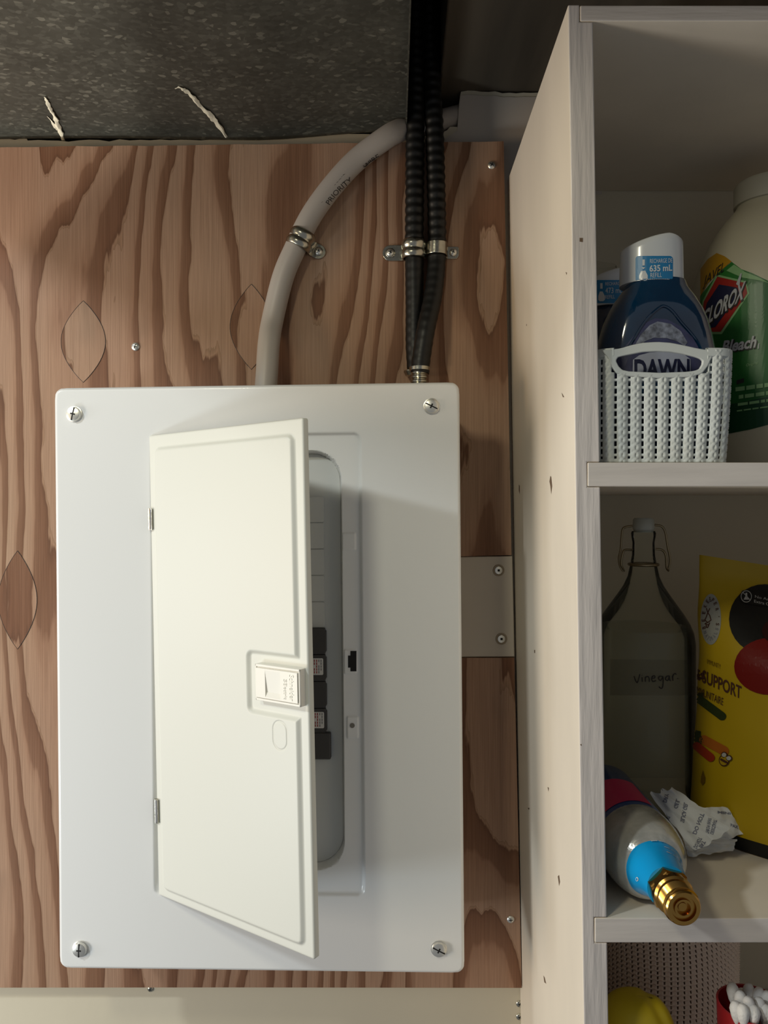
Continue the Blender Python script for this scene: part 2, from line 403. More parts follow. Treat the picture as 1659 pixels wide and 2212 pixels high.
# ---- plywood backing board
PD = D-0.016
Pp = lambda x, y: P(x, y, PD)
edge = random.Random(3)
tp = [(-420, 322)]+[(x, (319-(x+60)*0.012)+edge.uniform(-1, 1)) for x in range(-60, 1080, 38)]+[(1088, 305)]
tp = [(x, y if x < 560 else y+0) for x, y in tp]
outl = tp+[(1105, 1199), (960, 1203), (965, 1421), (1111, 1421), (1127, 2134), (500, 2133), (-420, 2134)]
ply = thing('plywood_board', 'large unpainted fir plywood backing board behind the white electrical panel', 'board', tuple(P(340, 2134, D)))
mb = MB().prism(outl, lambda x, y: Pp(x, y), lambda x, y: Pp(x, y)+Vector((0, 0.0155, 0)))
for i in range(2, len(mb.f)): mb.m[i] = 1
mb.m[0] = 0
mb.build('sheet', [M['ply'], M['ply_edge']], ply, smooth=0)
def plug(cx, cy, rx, ry, name='wood_plug'):
    pts = []
    for i in range(20):
        t = i/19; pts.append((cx+rx*math.sin(math.pi*t)**0.9, cy-ry+2*ry*t))
    for i in range(1, 19):
        t = 1-i/19; pts.append((cx-rx*math.sin(math.pi*t)**0.9, cy-ry+2*ry*t))
    mb = MB().prism(pts, lambda x, y: Pp(x, y)+Vector((0, -0.0003, 0)), lambda x, y: Pp(x, y)+Vector((0, 0.0002, 0)))
    mb.build(name, M['plug'], ply, smooth=0)
    mb = MB(); q = [Pp(x, y)+Vector((0, -0.0001, 0)) for x, y in pts]; mb.tube(q+[q[0]], 0.00035, 6, cap=False)
    mb.build('plug_seam', M['ink'], ply)
plug(38, 1296, 42, 106); plug(180, 738, 48, 88); plug(543, 706, 46, 92)

def screwhead(mb, c, nrm, r, style='phillips', ang=0.3, mi=0, md=1, h=None):
    c = Vector(c); nrm = Vector(nrm).normalized(); h = h or r*0.55
    if style == 'hex':
        mb.lathe([(0, r), (h*.25, r), (h*.32, r*.9), (h, r*.82), (h*1.18, r*.62), (h*1.22, 0.00001)], c, nrm, 24, mi)
        top = h*1.22
    elif style == 'flat':
        mb.lathe([(-0.002, r), (0.0001, r), (-0.0004, r*.8), (-0.0006, 0.00001)], c, nrm, 24, mi); top = 0
    else:
        mb.lathe([(0, r), (h*.3, r*.98), (h*.65, r*.8), (h*.9, r*.45), (h, 0.00001)], c, nrm, 20, mi); top = h
    a = nrm.orthogonal().normalized(); b = nrm.cross(a)
    a2 = a*math.cos(ang)+b*math.sin(ang); b2 = nrm.cross(a2)
    def bar(u, v, L_, W, t0, t1):
        vs = [c+u*sx*L_+v*sy*W+nrm*t for t in (t0, t1) for sx, sy in ((-1,-1), (1,-1), (1,1), (-1,1))]
        mb.add(vs, [(0,1,2,3), (4,7,6,5), (0,4,5,1), (1,5,6,2), (2,6,7,3), (3,7,4,0)], md)
    if style == 'hex':
        bar(a2, b2, r*.8, r*.075, top-.0006, top+.00005); bar(b2, a2, r*.3, r*.09, top-.0006, top+.00008)
    elif style == 'flat':
        bar(a2, b2, r*.3, r*.3, -.001, .0001)
    else:
        bar(a2, b2, r*.5, r*.1, top*.6, top+.00005); bar(b2, a2, r*.5, r*.1, top*.6, top+.00005)
NF = Vector((0, -1, 0))
for x, y, r, a_ in ((293, 749, 9, .5), (1062, 357, 8.5, .2), (1103, 1986, 8, .9)):
    mb = MB(); screwhead(mb, Pp(x, y), NF, r*PD/F, 'phillips', a_); mb.build('screw', [M['screw'], M['dark']], ply)

# ---- white painted cleat board seen in the plywood's cut-out
cl = thing('cleat_board', 'short off-white painted board in the plywood cut-out between panel and shelf', 'board', tuple(P(1050, 1420, D)))
CD = D-0.0145
mb = MB().prism([(968, 1203), (1107, 1201), (1112, 1419), (969, 1420)], lambda x, y: P(x, y, CD), lambda x, y: P(x, y, CD)+Vector((0, .014, 0)))
mb.build('board', mat('cleat_paint', (196, 184, 168), 0.45, bump=.2, bscale=(40,40,40), vary=.08), cl, bevel=.001)
for x, y in ((1077, 1232), (1083, 1380)):
    mb = MB(); c = P(x, y, CD)
    mb.lathe([(0, .0064), (.0008, .0062), (.0009, .0050), (.0004, .0046), (.0003, .00001)], c, NF, 24, 0)
    mb.lathe([(.0001, .0043), (.0012, .0041), (.0014, .0034), (.0014, .00001)], c, NF, 24, 1)
    mb.lathe([(.0002, .0018), (.00148, .0018), (.00149, .00001)], c, NF, 4, 2)
    mb.build('screw', [mat('screw_rim_putty', (150, 134, 112), .6), M['screw'], M['dark']], cl)

# screws and filler dots in the wall below the plywood
for x, y, r in ((325, 2136, 8), (1122, 2168, 9), (1122, 2196, 9)):
    mb = MB(); screwhead(mb, P(x, y, D), NF, r*D/F*.8, 'phillips', .4, h=.002)
    o = tag(mb.build('wall_screw', [M['zinc'], M['dark']]),
        {2136: 'dull grey screw head just below the plywood edge at left', 2168: 'upper of two dull screws in the wall beside the shelf foot', 2196: 'lower of two dull screws in the wall beside the shelf foot'}[y], 'screw')

# ================================================================== ELECTRICAL PANEL
TL, TR, BL, BR = P(116, 838, .747), P(990, 825, .733), P(128, 2093, .747), P(1006, 2104, .733)
ux = ((TR+BR)-(TL+BL)).normalized(); uz = ((TL+TR)-(BL+BR)); uz = (uz-ux*uz.dot(ux)).normalized(); uy = uz.cross(ux)
PC = (TL+TR+BL+BR)/4
PM = Matrix((( ux.x, uy.x, uz.x, PC.x), (ux.y, uy.y, uz.y, PC.y), (ux.z, uy.z, uz.z, PC.z), (0,0,0,1)))
PW = ((TR-TL).length+(BR-BL).length)/2; PH = ((TL-BL).length+(TR-BR).length)/2
PI_ = PM.inverted()
def loc_of(Minv, px, py, w=0.0):
    o = Minv @ C0; d = (Minv.to_3x3() @ ray(px, py)); t = (w-o.y)/d.y; q = o+d*t; return q.x, q.z
panel = thing('breaker_panel', 'white steel electrical panel with its door ajar, on the plywood', 'electrical panel', M=PM)
def L2W(Mx, v): return [Mx @ Vector(q) for q in v]
def sdr(x, z, x0, x1, z0, z1, r):
    cx, cz = (x0+x1)/2, (z0+z1)/2; dx = abs(x-cx)-(x1-x0)/2+r; dz_ = abs(z-cz)-(z1-z0)/2+r
    return math.hypot(max(dx, 0), max(dz_, 0))+min(max(dx, dz_), 0)-r
rx0, _ = loc_of(PI_, 327, 1400); rx1, _ = loc_of(PI_, 786, 1500)
_, rz1 = loc_of(PI_, 400, 937); _, rz0 = loc_of(PI_, 400, 1934)
ox1, _ = loc_of(PI_, 742, 1400, .004); _, oz1 = loc_of(PI_, 700, 972, .004); _, oz0 = loc_of(PI_, 700, 1880, .004); ox0 = rx0+.045
def hcover(x, z):
    h = 0.003*sm(-sdr(x, z, rx0, rx1, rz0, rz1, .008)/.0035)
    h += 0.013*sm(-sdr(x, z, ox0, ox1, oz0, oz1, .030)/.0028)
    e = sdr(x, z, -PW/2, PW/2, -PH/2, PH/2, .009)
    h += 0.0022*sm((e+.0025)/.0025)
    # raised pads beside the opening
    for (a, b, c, d) in pads: h -= 0.0012*sm(-sdr(x, z, a, b, c, d, .002)/.0014)
    return h
pads = []
for (a, b, c, d) in ((742, 772, 1402, 1456), (748, 776, 1546, 1596), (738, 770, 1150, 1190)):
    q0 = loc_of(PI_, a, b and c, .003); q1 = loc_of(PI_, b, d, .003); pads.append((q0[0], q1[0], q1[1], q0[1]))
def axis(lo, hi, feats, coarse, fine_, w_):
    v = set(); n = int((hi-lo)/coarse)+1
    for i in range(n+1): v.add(round(lo+(hi-lo)*i/n, 6))
    for f_ in feats:
        k = -w_
        while k <= w_: 
            if lo <= f_+k <= hi: v.add(round(f_+k, 6))
            k += fine_
    v = sorted(v); o = [v[0]]
    for q in v[1:]:
        if q-o[-1] > fine_*0.45: o.append(q)
    o[-1] = hi
    return o
def sheet(name, xs, zs, hf, Mx, mt, parent, r, skirt, mask=None, label=None):
    mb = MB(); x0, x1, z0, z1 = xs[0], xs[-1], zs[0], zs[-1]; idx = {}
    def rnd(x, z):
        cx = min(max(x, x0+r), x1-r); cz = min(max(z, z0+r), z1-r)
        if cx != x and cz != z:
            d = math.hypot(x-cx, z-cz)
            m_ = max(abs(x-cx), abs(z-cz))
            k = m_/d if d else 1
            return cx+(x-cx)*k, cz+(z-cz)*k
        return x, z
    for j, z in enumerate(zs):
        for i, x in enumerate(xs):
            X, Z = rnd(x, z); idx[i, j] = len(mb.v); mb.v.append(Mx @ Vector((X, hf(X, Z), Z)))
    for j in range(len(zs)-1):
        for i in range(len(xs)-1):
            mb.f.append((idx[i,j], idx[i+1,j], idx[i+1,j+1], idx[i,j+1])); mb.m.append(0)
    ring = [(i, 0) for i in range(len(xs))]+[(len(xs)-1, j) for j in range(1, len(zs))]+[(i, len(zs)-1) for i in range(len(xs)-2, -1, -1)]+[(0, j) for j in range(len(zs)-2, 0, -1)]
    b = len(mb.v)
    for i, j in ring:
        X, Z = rnd(xs[i], zs[j]); mb.v.append(Mx @ Vector((X, skirt, Z)))
    n = len(ring)
    for k in range(n):
        a, c = ring[k], ring[(k+1) % n]
        mb.f.append((idx[a], b+k, b+(k+1) % n, idx[c])); mb.m.append(0)
    return mb, mb.build(name, mt, parent, label=label, smooth=50, fixn=False)
xs = axis(-PW/2, PW/2, [-PW/2, PW/2, rx0, rx1, ox0, ox1, ox0+.03, ox1-.03]+[p[0] for p in pads]+[p[1] for p in pads], .006, .0009, .004)
zs = axis(-PH/2, PH/2, [-PH/2, PH/2, rz0, rz1, oz0, oz1, ox0]+[p[2] for p in pads]+[p[3] for p in pads], .006, .0009, .004)
# finer in the rounded corners of the opening
zs = sorted(set(zs) | {round(oz1-.03*k/16, 6) for k in range(17)} | {round(oz0+.03*k/16, 6) for k in range(17)})
xs = sorted(set(xs) | {round(ox1-.03*k/16, 6) for k in range(17)})
cmb, cover = sheet('cover', xs, zs, hcover, PM, M['steelw'], panel, .009, .010)
# enclosure behind the cover
pdist = (PM @ Vector((0, 0, 0))).y; back = (-0.0165-pdist)
mb = MB(); mb.box(-PW/2+.012, PW/2-.012, .0175, back-.011, -PH/2+.012, PH/2-.012, M=PM)
mb.build('enclosure', M['steelg'], panel, bevel=.002)
# cover screws
for x, y, a_ in ((161, 895, .55), (932, 878, 1.9), (174, 2049, .75), (948, 2049, 1.9)):
    u, v = loc_of(PI_, x, y, 0); mb = MB(); screwhead(mb, PM @ Vector((u, 0.0, v)), -uy, .0078, 'hex', a_, h=.0035)
    mb.build('cover_screw', [M['screw'], M['dark']], panel)
# latch slot and small hole
for pts in ([(757,1406),(770,1406),(770,1450),(757,1450),(757,1442),(752,1442),(752,1416),(757,1416)],):
    q = [loc_of(PI_, a, b, .002) for a, b in pts]
    mb = MB().prism(q, lambda x, z: PM @ Vector((x, .0015, z)), lambda x, z: PM @ Vector((x, .004, z))); mb.build('latch_slot', M['dark'], panel, smooth=0)
u, v = loc_of(PI_, 761, 1567, .002); mb = MB().lathe([(0, .0024), (.0003, .0024), (.0004, .00001)], PM @ Vector((u, .0017, v)), -uy, 20)
mb.build('pilot_hole', mat('pilot_hole_shadow', (120, 116, 108), .6), panel)
# dead front with blanks and breakers
dmat = M['dead']
mb = MB()
q = rrect(ox0+.003, oz0+.003, ox1-.0028, oz1-.0028, .027, 8)
mb.prism(q, lambda x, z: PM @ Vector((x, .0148, z)), lambda x, z: PM @ Vector((x, .0158, z)))
mb.build('dead_front', dmat, panel, bevel=.0006)
yb = .0125
bx1, _ = loc_of(PI_, 701, 1300, yb); bx0 = bx1-.058
def zrow(py, y=yb): return loc_of(PI_, 690, py, y)[1]
for k in range(5):
    za, zb = zrow(1072+57*k), zrow(1072+57*(k+1))
    mb = MB().prism(rrect(bx0, zb+.0004, bx1, za-.0004, .0015, 2), lambda x, z: PM @ Vector((x, .0135, z)), lambda x, z: PM @ Vector((x, .0150, z)))
    mb.build('breaker_blank', dmat, panel, bevel=.0004)
cuts = [1357, 1414, 1472, 1530, 1584]
for k in range(4):
    za, zb = zrow(cuts[k], .010), zrow(cuts[k+1], .010); x1 = loc_of(PI_, 705, 1450, .010)[0]
    pts = [(bx0, zb+.0003), (x1-.0012, zb+.0003), (x1-.0012, zb+.002), (x1, zb+.003), (x1, za-.003), (x1-.0012, za-.002), (x1-.0012, za-.0003), (bx0, za-.0003)]
    mb = MB().prism(pts, lambda x, z: PM @ Vector((x, .0095, z)), lambda x, z: PM @ Vector((x, .0150, z)))
    br_ = mb.build('breaker', M['brk'], panel, bevel=.0005, label='black circuit breaker'+(' with a white printed sticker' if k in (1, 3) else ''))
    zc = (za+zb)/2
    mb = MB().box(bx0+.012, bx0+.022, -.0030, .0100, zc-.0055, zc+.0055, M=PM @ Matrix.Translation((0, 0, 0)))
    mb.build('toggle', M['brk'], br_, bevel=.001)
    if k in (1, 3):
        ya, yb_ = ((1422, 1458), (1538, 1573))[k == 3]
        a = loc_of(PI_, 650, yb_, .0094); b = loc_of(PI_, 698+(k == 3)*2, ya, .0094)
        mb = MB().prism(rrect(a[0], a[1], b[0], b[1], .0012, 3), lambda x, z: PM @ Vector((x, .0092, z)), lambda x, z: PM @ Vector((x, .0096, z)))
        st = mb.build('sticker', M['white'], br_, smooth=0)
        mb = MB()
        for r_ in range(6):
            xx = b[0]-.0015-r_*.0022
            for s_ in range(5):
                if (r_*5+s_*3) % 7 == 0: continue
                z_ = a[1]+.0015+s_*.0028
                mb.box(xx-.0009, xx, .0090, .00925, z_, z_+.0022, (1 if (r_ in (2, 3)) else 0), M=PM)
        mb.build('print', [M['grey'], M['red']], br_, smooth=0)
za, zb = zrow(1584, .008), zrow(1641, .008); x1 = loc_of(PI_, 714, 1600, .008)[0]
mb = MB().box(bx0, x1, .0075, .015, zb, za, M=PM); mb.build('breaker', M['brk'], panel, bevel=.0012, label='wider black main breaker block at the bottom')

# ---- panel door
hx, _ = loc_of(PI_, 333, 1430, 0); _, dzT = loc_of(PI_, 333, 941, 0); _, dzB = loc_of(PI_, 338, 1932, 0)
ANG = math.radians(33.0); DW = .1985
DMx = PM @ Matrix.Translation((hx, -.0015, 0)) @ Matrix.Rotation(math.radians(-0.7), 4, 'Y') @ Matrix.Rotation(-ANG, 4, 'Z')
DI = DMx.inverted()
def pr(v):
    d = v-C0; return (round(U0+F*d.x/d.y, 1), round(V0-F*d.z/d.y, 1))
for c, t in (((0, 0, dzT), (330, 941)), ((0, 0, dzB), (340, 1930)), ((DW, 0, dzT), (661, 908)), ((DW, 0, dzB), (672, 2068))):
    print('DOOR', pr(DMx @ Vector(c)), t)
for c in ((-1,1), (1,1), (-1,-1), (1,-1)): print('PANEL', pr(PM @ Vector((c[0]*PW/2, 0, c[1]*PH/2))))
gx0, _ = loc_of(DI, 345, 1400); gx1, _ = loc_of(DI, 640, 1200); gz1 = loc_of(DI, 636, 940)[1]; gz0 = loc_of(DI, 641, 2034)[1]
nx0 = loc_of(DI, 541, 1480)[0]; nz1 = loc_of(DI, 590, 1412)[1]; nz0 = loc_of(DI, 590, 1543)[1]
kx = loc_of(DI, 610, 1587); 
def hdoor(x, z):
    a = sdr(x, z, gx0, gx1, gz0, gz1, .006); b = sdr(x, z, nx0, gx1+.05, nz0, nz1, .005)
    s_ = max(a, -b)
    h = -0.0030*sm((-s_+.0022)/.0044)
    e = sdr(x, z, 0, DW, dzB, dzT, .002); h += .0012*sm((e+.0012)/.0012)
    # stamped oval knock-out
    ov = abs(math.hypot(x-kx[0], max(abs(z-kx[1])-.0042, 0))-.0078)
    h += .0006*(1-sm(ov/.0011))
    return h
xs = axis(0, DW, [0, DW, gx0, gx1, nx0], .006, .0008, .004); zs = axis(dzB, dzT, [dzB, dzT, gz0, gz1, nz0, nz1], .006, .0008, .004)
xs = sorted(set(xs) | {round(kx[0]-.0095+.0005*i, 6) for i in range(39)}); zs = sorted(set(zs) | {round(kx[1]-.0135+.0006*i, 6) for i in range(46)})
dmb, door = sheet('door', xs, zs, hdoor, DMx, M['doorw'], panel, .002, .006)
mb = MB().box(.002, DW-.002, .0035, .0045, dzB+.002, dzT-.002, M=DMx); mb.build('door_liner', M['doorw'], door)
# hinges
for y0_, y1_ in ((1098, 1145), (1724, 1775)):
    z1_ = loc_of(DI, 336, y0_)[1]; z0_ = loc_of(DI, 336, y1_)[1]
    mb = MB(); mb.tube([DMx @ Vector((.0012, -.0012, z0_)), DMx @ Vector((.0012, -.0012, z1_))], .0018, 12)
    mb.box(-.0008, .0046, -.0022, -.0012, z0_, z1_, M=DMx); mb.box(-.0002, .0038, -.0024, -.0021, z0_+.001, z1_-.001, 1, M=DMx)
    mb.build('hinge', [M['zinc'], M['grey']], door, bevel=.0003)
# latch
lx0 = loc_of(DI, 552, 1480, -.007)[0]; lx1 = loc_of(DI, 648, 1480, -.007)[0]; lz1 = loc_of(DI, 600, 1440, -.007)[1]; lz0 = loc_of(DI, 600, 1520, -.007)[1]
lat = MB(); T = lambda x, y, z: DMx @ Vector((x, y, z))
lat.box(lx0, lx1, -.0062, .002, lz0, lz1, M=DMx)
for (a, b, c, d) in ((lx0, lx1, lz1-.0022, lz1), (lx0, lx1, lz0, lz0+.0022), (lx0, lx0+.0014, lz0, lz1), (lx1-.0014, lx1, lz0, lz1)):
    lat.box(a, b, -.0072, -.006, c, d, M=DMx)
latch = lat.build('latch', M['plasw'], door, bevel=.0005, label='white plastic pull latch with raised lettering')
# slider with finger pocket
fx0 = loc_of(DI, 573, 1480, -.008)[0]; fx1 = loc_of(DI, 606, 1480, -.008)[0]; fz1 = lz1-.0042; fz0 = lz0+.0042
sx0, sx1, sz0, sz1 = lx0+.002, lx1-.002, lz0+.003, lz1-.003
mb = MB()
for (a, b, c, d) in ((sx0, fx0, sz0, sz1), (fx1, sx1, sz0, sz1), (fx0, fx1, fz1, sz1), (fx0, fx1, sz0, fz0)):
    mb.box(a, b, -.0082, -.0061, c, d, M=DMx)
mb.add([T(fx0, -.0082, fz1), T(fx1, -.0082, fz1), T(fx1, -.0063, fz0+.004), T(fx0, -.0063, fz0+.004)], [(0, 1, 2, 3)])
mb.add([T(fx0, -.0063, fz0+.004), T(fx1, -.0063, fz0+.004), T(fx1, -.0082, fz0), T(fx0, -.0082, fz0)], [(0, 1, 2, 3)])
mb.build('slider', M['plasw'], door, smooth=0)
# raised lettering, reading downwards
def emboss(mb, s, x_base, z_top, length, cap):
    cu = bpy.data.curves.new('t', 'FONT'); cu.body = s; cu.size = 1; cu.extrude = .5; cu.resolution_u = 3
    o = bpy.data.objects.new('t', cu); me = o.to_mesh(); V = [v.co.copy() for v in me.vertices]; Fc = [tuple(p.vertices) for p in me.polygons]
    o.to_mesh_clear(); bpy.data.objects.remove(o); bpy.data.curves.remove(cu)
    a0 = min(v.x for v in V); a1 = max(v.x for v in V)
    mb.add([T(x_base+v.y/.69*cap, -.0082-v.z*.0008, z_top-(v.x-a0)/(a1-a0)*length) for v in V], Fc)
mb = MB(); H_ = sz1-sz0
tx = (fx1+sx1)/2
emboss(mb, 'Schneider', tx+.0006, sz1-.002, H_*.86, .0050)
emboss(mb, 'Electric', tx-.0056, sz1-.002-H_*.30, H_*.54, .0034)
emboss(mb, 'S', tx-.0056, sz1-.002-H_*.17, .0026, .0034)
mb.build('lettering', M['plasw'], door, smooth=0)

# ================================================================== CABLES
def spline(pts, n=8):
    pts = [Vector(p) for p in pts]; o = []
    ex = [pts[0]*2-pts[1]]+pts+[pts[-1]*2-pts[-2]]
    for i in range(1, len(ex)-2):
        a, b, c, d = ex[i-1:i+3]
        for k in range(n):
            t = k/n; o.append(.5*((2*b)+(c-a)*t+(2*a-5*b+4*c-d)*t*t+(3*b-3*c+d-a)*t**3))
    o.append(ex[-2]); return o
GD = PD-.0125
gp = [P(574, 905, .80), P(574, 850, .803), P(577, 800, .806), P(581, 740, .812), P(589, 690, GD), P(611, 600, GD), P(636, 540, GD), P(670, 470, GD), P(716, 405, GD), P(770, 346, GD), P(830, 300, GD-.001), P(862, 282, GD+.006), P(890, 272, GD+.024), P(935, 265, D+.003), P(975, 255, D+.01), P(1010, 245, D+.028)]
gc = thing('service_cable', 'thick grey sheathed cable curving from the wall hole into the panel', 'cable', tuple(gp[0]))
mb = MB().tube(spline(gp, 8), .0116, 28); bvg = mb.bvh(); mb.build('jacket', M['cable'], gc, smooth=60)
mb = MB(); c_ = caster(bvg, .0002)
V, Fc = text2('PRIORITY')
def along(V, p0, p1, p2, cap, lean=0):
    o = []
    for a, b in V:
        x = (1-a)**2*p0[0]+2*a*(1-a)*p1[0]+a*a*p2[0]; y = (1-a)**2*p0[1]+2*a*(1-a)*p1[1]+a*a*p2[1]
        tx_ = 2*(1-a)*(p1[0]-p0[0])+2*a*(p2[0]-p1[0]); ty = 2*(1-a)*(p1[1]-p0[1])+2*a*(p2[1]-p1[1]); l = math.hypot(tx_, ty)
        o.append((x+ty/l*b*cap, y-tx_/l*b*cap))
    return o
decal(mb, along(V, (712, 443), (731, 413), (762, 391), 11), Fc, c_, 4)
V, Fc = text2('WIRE'); decal(mb, along(V, (791, 366), (804, 353), (822, 341), 11), Fc, c_, 4)
mb.build('print', M['ink'], gc, smooth=0)

BD = PD-.0115
def conduit(name, label, pts, r, seed):
    t = thing(name, label, 'conduit', tuple(pts[0])); s_ = spline(pts, 60); L_ = 0; rr = []
    for i, p in enumerate(s_):
        if i: L_ += (p-s_[i-1]).length
        rr.append(r+.00045*math.sin(2*math.pi*L_/.0098)*(1 if p.z > EYE+.27 else .3))
    mb = MB().tube(s_, rr, 18); mb.build('jacket', M['blk'], t, smooth=70); return t
c1 = conduit('flexible_conduit', 'left of two black ribbed flexible conduits, running straight down', [P(899, 795, BD), P(896, 740, BD), P(896, 660, BD), P(895, 540, BD), P(896, 400, BD), P(897, 260, BD), P(899, 120, BD), P(900, -60, BD)], .0100, 1)
c2 = conduit('flexible_conduit', 'right of two black ribbed flexible conduits, bending left to the panel top', [P(907, 806, BD-.023), P(910, 775, BD-.023), P(920, 712, BD-.021), P(937, 630, BD-.009), P(944, 540, BD), P(942, 400, BD), P(938, 270, BD-.001), P(932, 180, BD-.001), P(929, 60, BD-.001), P(928, -60, BD-.001)], .0098, 2)
mb = MB()
cc = P(905, 838, BD-.023); prof = []
for i in range(4): prof += [(i*.0044, .0074), (i*.0044+.0012, .0089), (i*.0044+.0026, .0089), (i*.0044+.0038, .0074)]
prof += [(.0180, .0106), (.0215, .0108), (.022, .0092)]
mb.lathe(prof, cc, (0.03, 0, 1), 28); mb.build('connector', M['zinc'], c2, label='zinc-plated threaded conduit connector')
mb = MB().lathe([(0, .0080), (.004, .0100), (.0055, .0096), (.0056, .0001)], P(892, 812, BD), (0, 0, 1), 20); mb.build('connector', M['zinc'], c1)

# clamps
def clamp(name, label, c, axis_, side, r, half, tabL, tabW, ridges, screwpos, pointy=False):
    axis_ = axis_.normalized(); n = Vector((0, -1, 0)); side = (side-axis_*side.dot(axis_)).normalized()
    base = Vector((c.x, PD-D, c.z))
    t = thing(name, label, 'clamp', tuple(base)); h = PD-D-c.y
    mb = MB(); K = 24; J = 14
    def fn(u, v):
        a = v*2-1; rr = r+.0006+(.0017*abs(math.sin(math.pi*(a+1)/2*ridges)) if ridges else 0)
        if ridges and abs(a) > .93: rr = r+.0006
        th = -0.55+(math.pi+0.75)*u
        p = c+side*math.cos(th)*rr+n*math.sin(th)*rr+axis_*a*half
        return p
    mb.grid(K, J, fn)
    mb.build('band', M['zinc'], t, solid=.0009, smooth=60)
    mb = MB(); s0 = r*0.93; s1 = s0+tabL
    if pointy: out = [(s0-.002, -tabW), (s1-.002, -tabW), (s1, -tabW*.45), (s1, tabW*.7), (s1-.001, tabW), (s0-.002, tabW)]
    else:
        out = [(s0-.002, -tabW)]+[(s1-tabW+tabW*math.cos(q_), tabW*math.sin(q_)) for q_ in [math.radians(-90+180*i/12) for i in range(13)]]+[(s0-.002, tabW)]
    mb.prism(out, lambda a, b: base+side*a+axis_*b+n*.0022, lambda a, b: base+side*a+axis_*b+n*.0008)
    # embossed boss round the screw
    sc = base+side*(s1-tabW)+n*.0022
    mb.lathe([(0, tabW*.66), (.0009, tabW*.56), (.0010, tabW*.00001)], sc, n, 24)
    # gusset
    mb.add([base+side*(s0-.003)+axis_*(-tabW*.8)+n*.0085, base+side*(s0-.003)+axis_*(tabW*.8)+n*.0085, base+side*(s0+.003)+axis_*(tabW)+n*.0022, base+side*(s0+.003)-axis_*(tabW)+n*.0022], [(0,1,2,3)])
    mb.build('tab', M['zinc'], t, bevel=.0004)
    mb = MB(); screwhead(mb, sc+n*.0009, n, .0040, 'phillips', .4); mb.build('screw', [M['screw'], M['dark']], t)
s_ = spline(gp, 8)
gcn = P(650, 519, GD); gax = (P(670, 470, GD)-P(636, 540, GD))
gaxn = Vector((gax.x, 0, gax.z)).normalized(); gs = Vector((gaxn.z, 0, -gaxn.x))
clamp('pipe_clamp', 'zinc pipe strap tilted around the grey cable', gcn, gaxn, gs, .0118, .0095, .0165, .0078, 2, None)
clamp('pipe_clamp', 'two-ridged zinc pipe strap on the left black conduit, tab to the left', P(894, 540, BD), Vector((0, 0, 1)), Vector((-1, 0, 0)), .0110, .0098, .0235, .0085, 2, None)
clamp('pipe_clamp', 'flat zinc pipe strap on the right black conduit, square tab to the right', P(943, 539, BD), Vector((.01, 0, 1)), Vector((1, 0, 0)), .0105, .0068, .0150, .0065, 0, None, True)

# ================================================================== SHELF UNIT
FD = .5556                       # depth of the shelf fronts from the camera
YF = FD-D
def zf(row): return EYE-(row-V0)*FD/F
zt, zbm = zf(10), zf(2900)
def xo(z):
    return (1227-U0)*FD/F + (zt-z)/(zf(10)-zf(2212))*((1261-1227)*FD/F)
TH = .0179
unit = thing('shelf_unit', 'white-painted wooden shelf unit right of the plywood', 'shelves', (xo(zbm)+.2, YF/2, zbm))
shelf_rows = [(11, 47), (998, 1052), (1982, 2037), (2680, 2735)]
out = [(xo(zbm), zbm)]+[(xo(zt-(zt-zbm)*k/12), zt-(zt-zbm)*k/12) for k in range(11, -1, -1)]
nd = .0092
for k, (a, b) in enumerate(shelf_rows):
    za, zb = zf(a), zf(b)
    if k == 0: out += [(xo(zt)+TH-.0095, zt), (xo(za)+TH-.0095, zb)]
    else: out += [(xo(za)+TH, za), (xo(za)+TH-nd, za), (xo(zb)+TH-nd, zb)]
    out += [(xo(zb)+TH, zb)]
out += [(xo(zbm)+TH, zbm)]
mb = MB().prism(out, lambda x, z: Vector((x, YF, z)), lambda x, z: Vector((x, -.0005, z)))
mb.m[0] = 1; mb.m[1] = 0
side_mb = mb
sp_ = mb.build('side_panel', [M['paint'], M['paintf']], unit, bevel=.0009, smooth=0)
XR = .62
for k, (a, b) in enumerate(shelf_rows):
    za, zb = zf(a), zf(b); g = .0004
    x0 = xo(za)+TH-(.0095 if k == 0 else nd)+g
    mb = MB(); mb.box(x0, XR, YF-.0004, -.0008, zb+g, za-g)
    mb.m[2] = 1
    mb.build('top_board' if k == 0 else 'shelf', [M['paint'], M['paints']], unit, bevel=.0007, smooth=0)
mb = MB().box(XR, XR+TH, YF, -.0005, zbm, zt); mb.build('side_panel', M['paintf'], unit, bevel=.0009, smooth=0)
# nicks in the paint
bvs = side_mb.bvh(); cs = caster(bvs, .0001); nickm = mat('exposed_wood', (104, 84, 66), .8)
for pts in ([(1121,1046),(1123,1050),(1123,1068),(1121,1060)], [(1189,1028),(1191,1030),(1193,1050),(1191,1068),(1189,1050),(1187,1040)], [(1154,1404),(1156,1404),(1156,1411),(1154,1410)],
            [(1213,848),(1216,852),(1219,858),(1216,858)], [(1205,1893),(1208,1890),(1210,1905),(1208,1914)], [(1174,2107),(1177,2112),(1180,2125),(1176,2122)], [(1252,514),(1259,514),(1259,523),(1252,522)],
            [(1137,640+60),(1138,700),(1138,704),(1137,704)], [(1183,1700),(1186,1702),(1185,1710)], [(1222,588),(1225,589),(1224,594)], [(1140,1745),(1144,1745),(1143,1750)], [(1253,1608),(1256,1607),(1256,1612)]):
    mb = MB(); poly_decal(mb, pts, cs, 8); mb.build('paint_nick', nickm, unit, smooth=0)
z2 = zf(998); z3 = zf(1982); z4 = zf(2680)

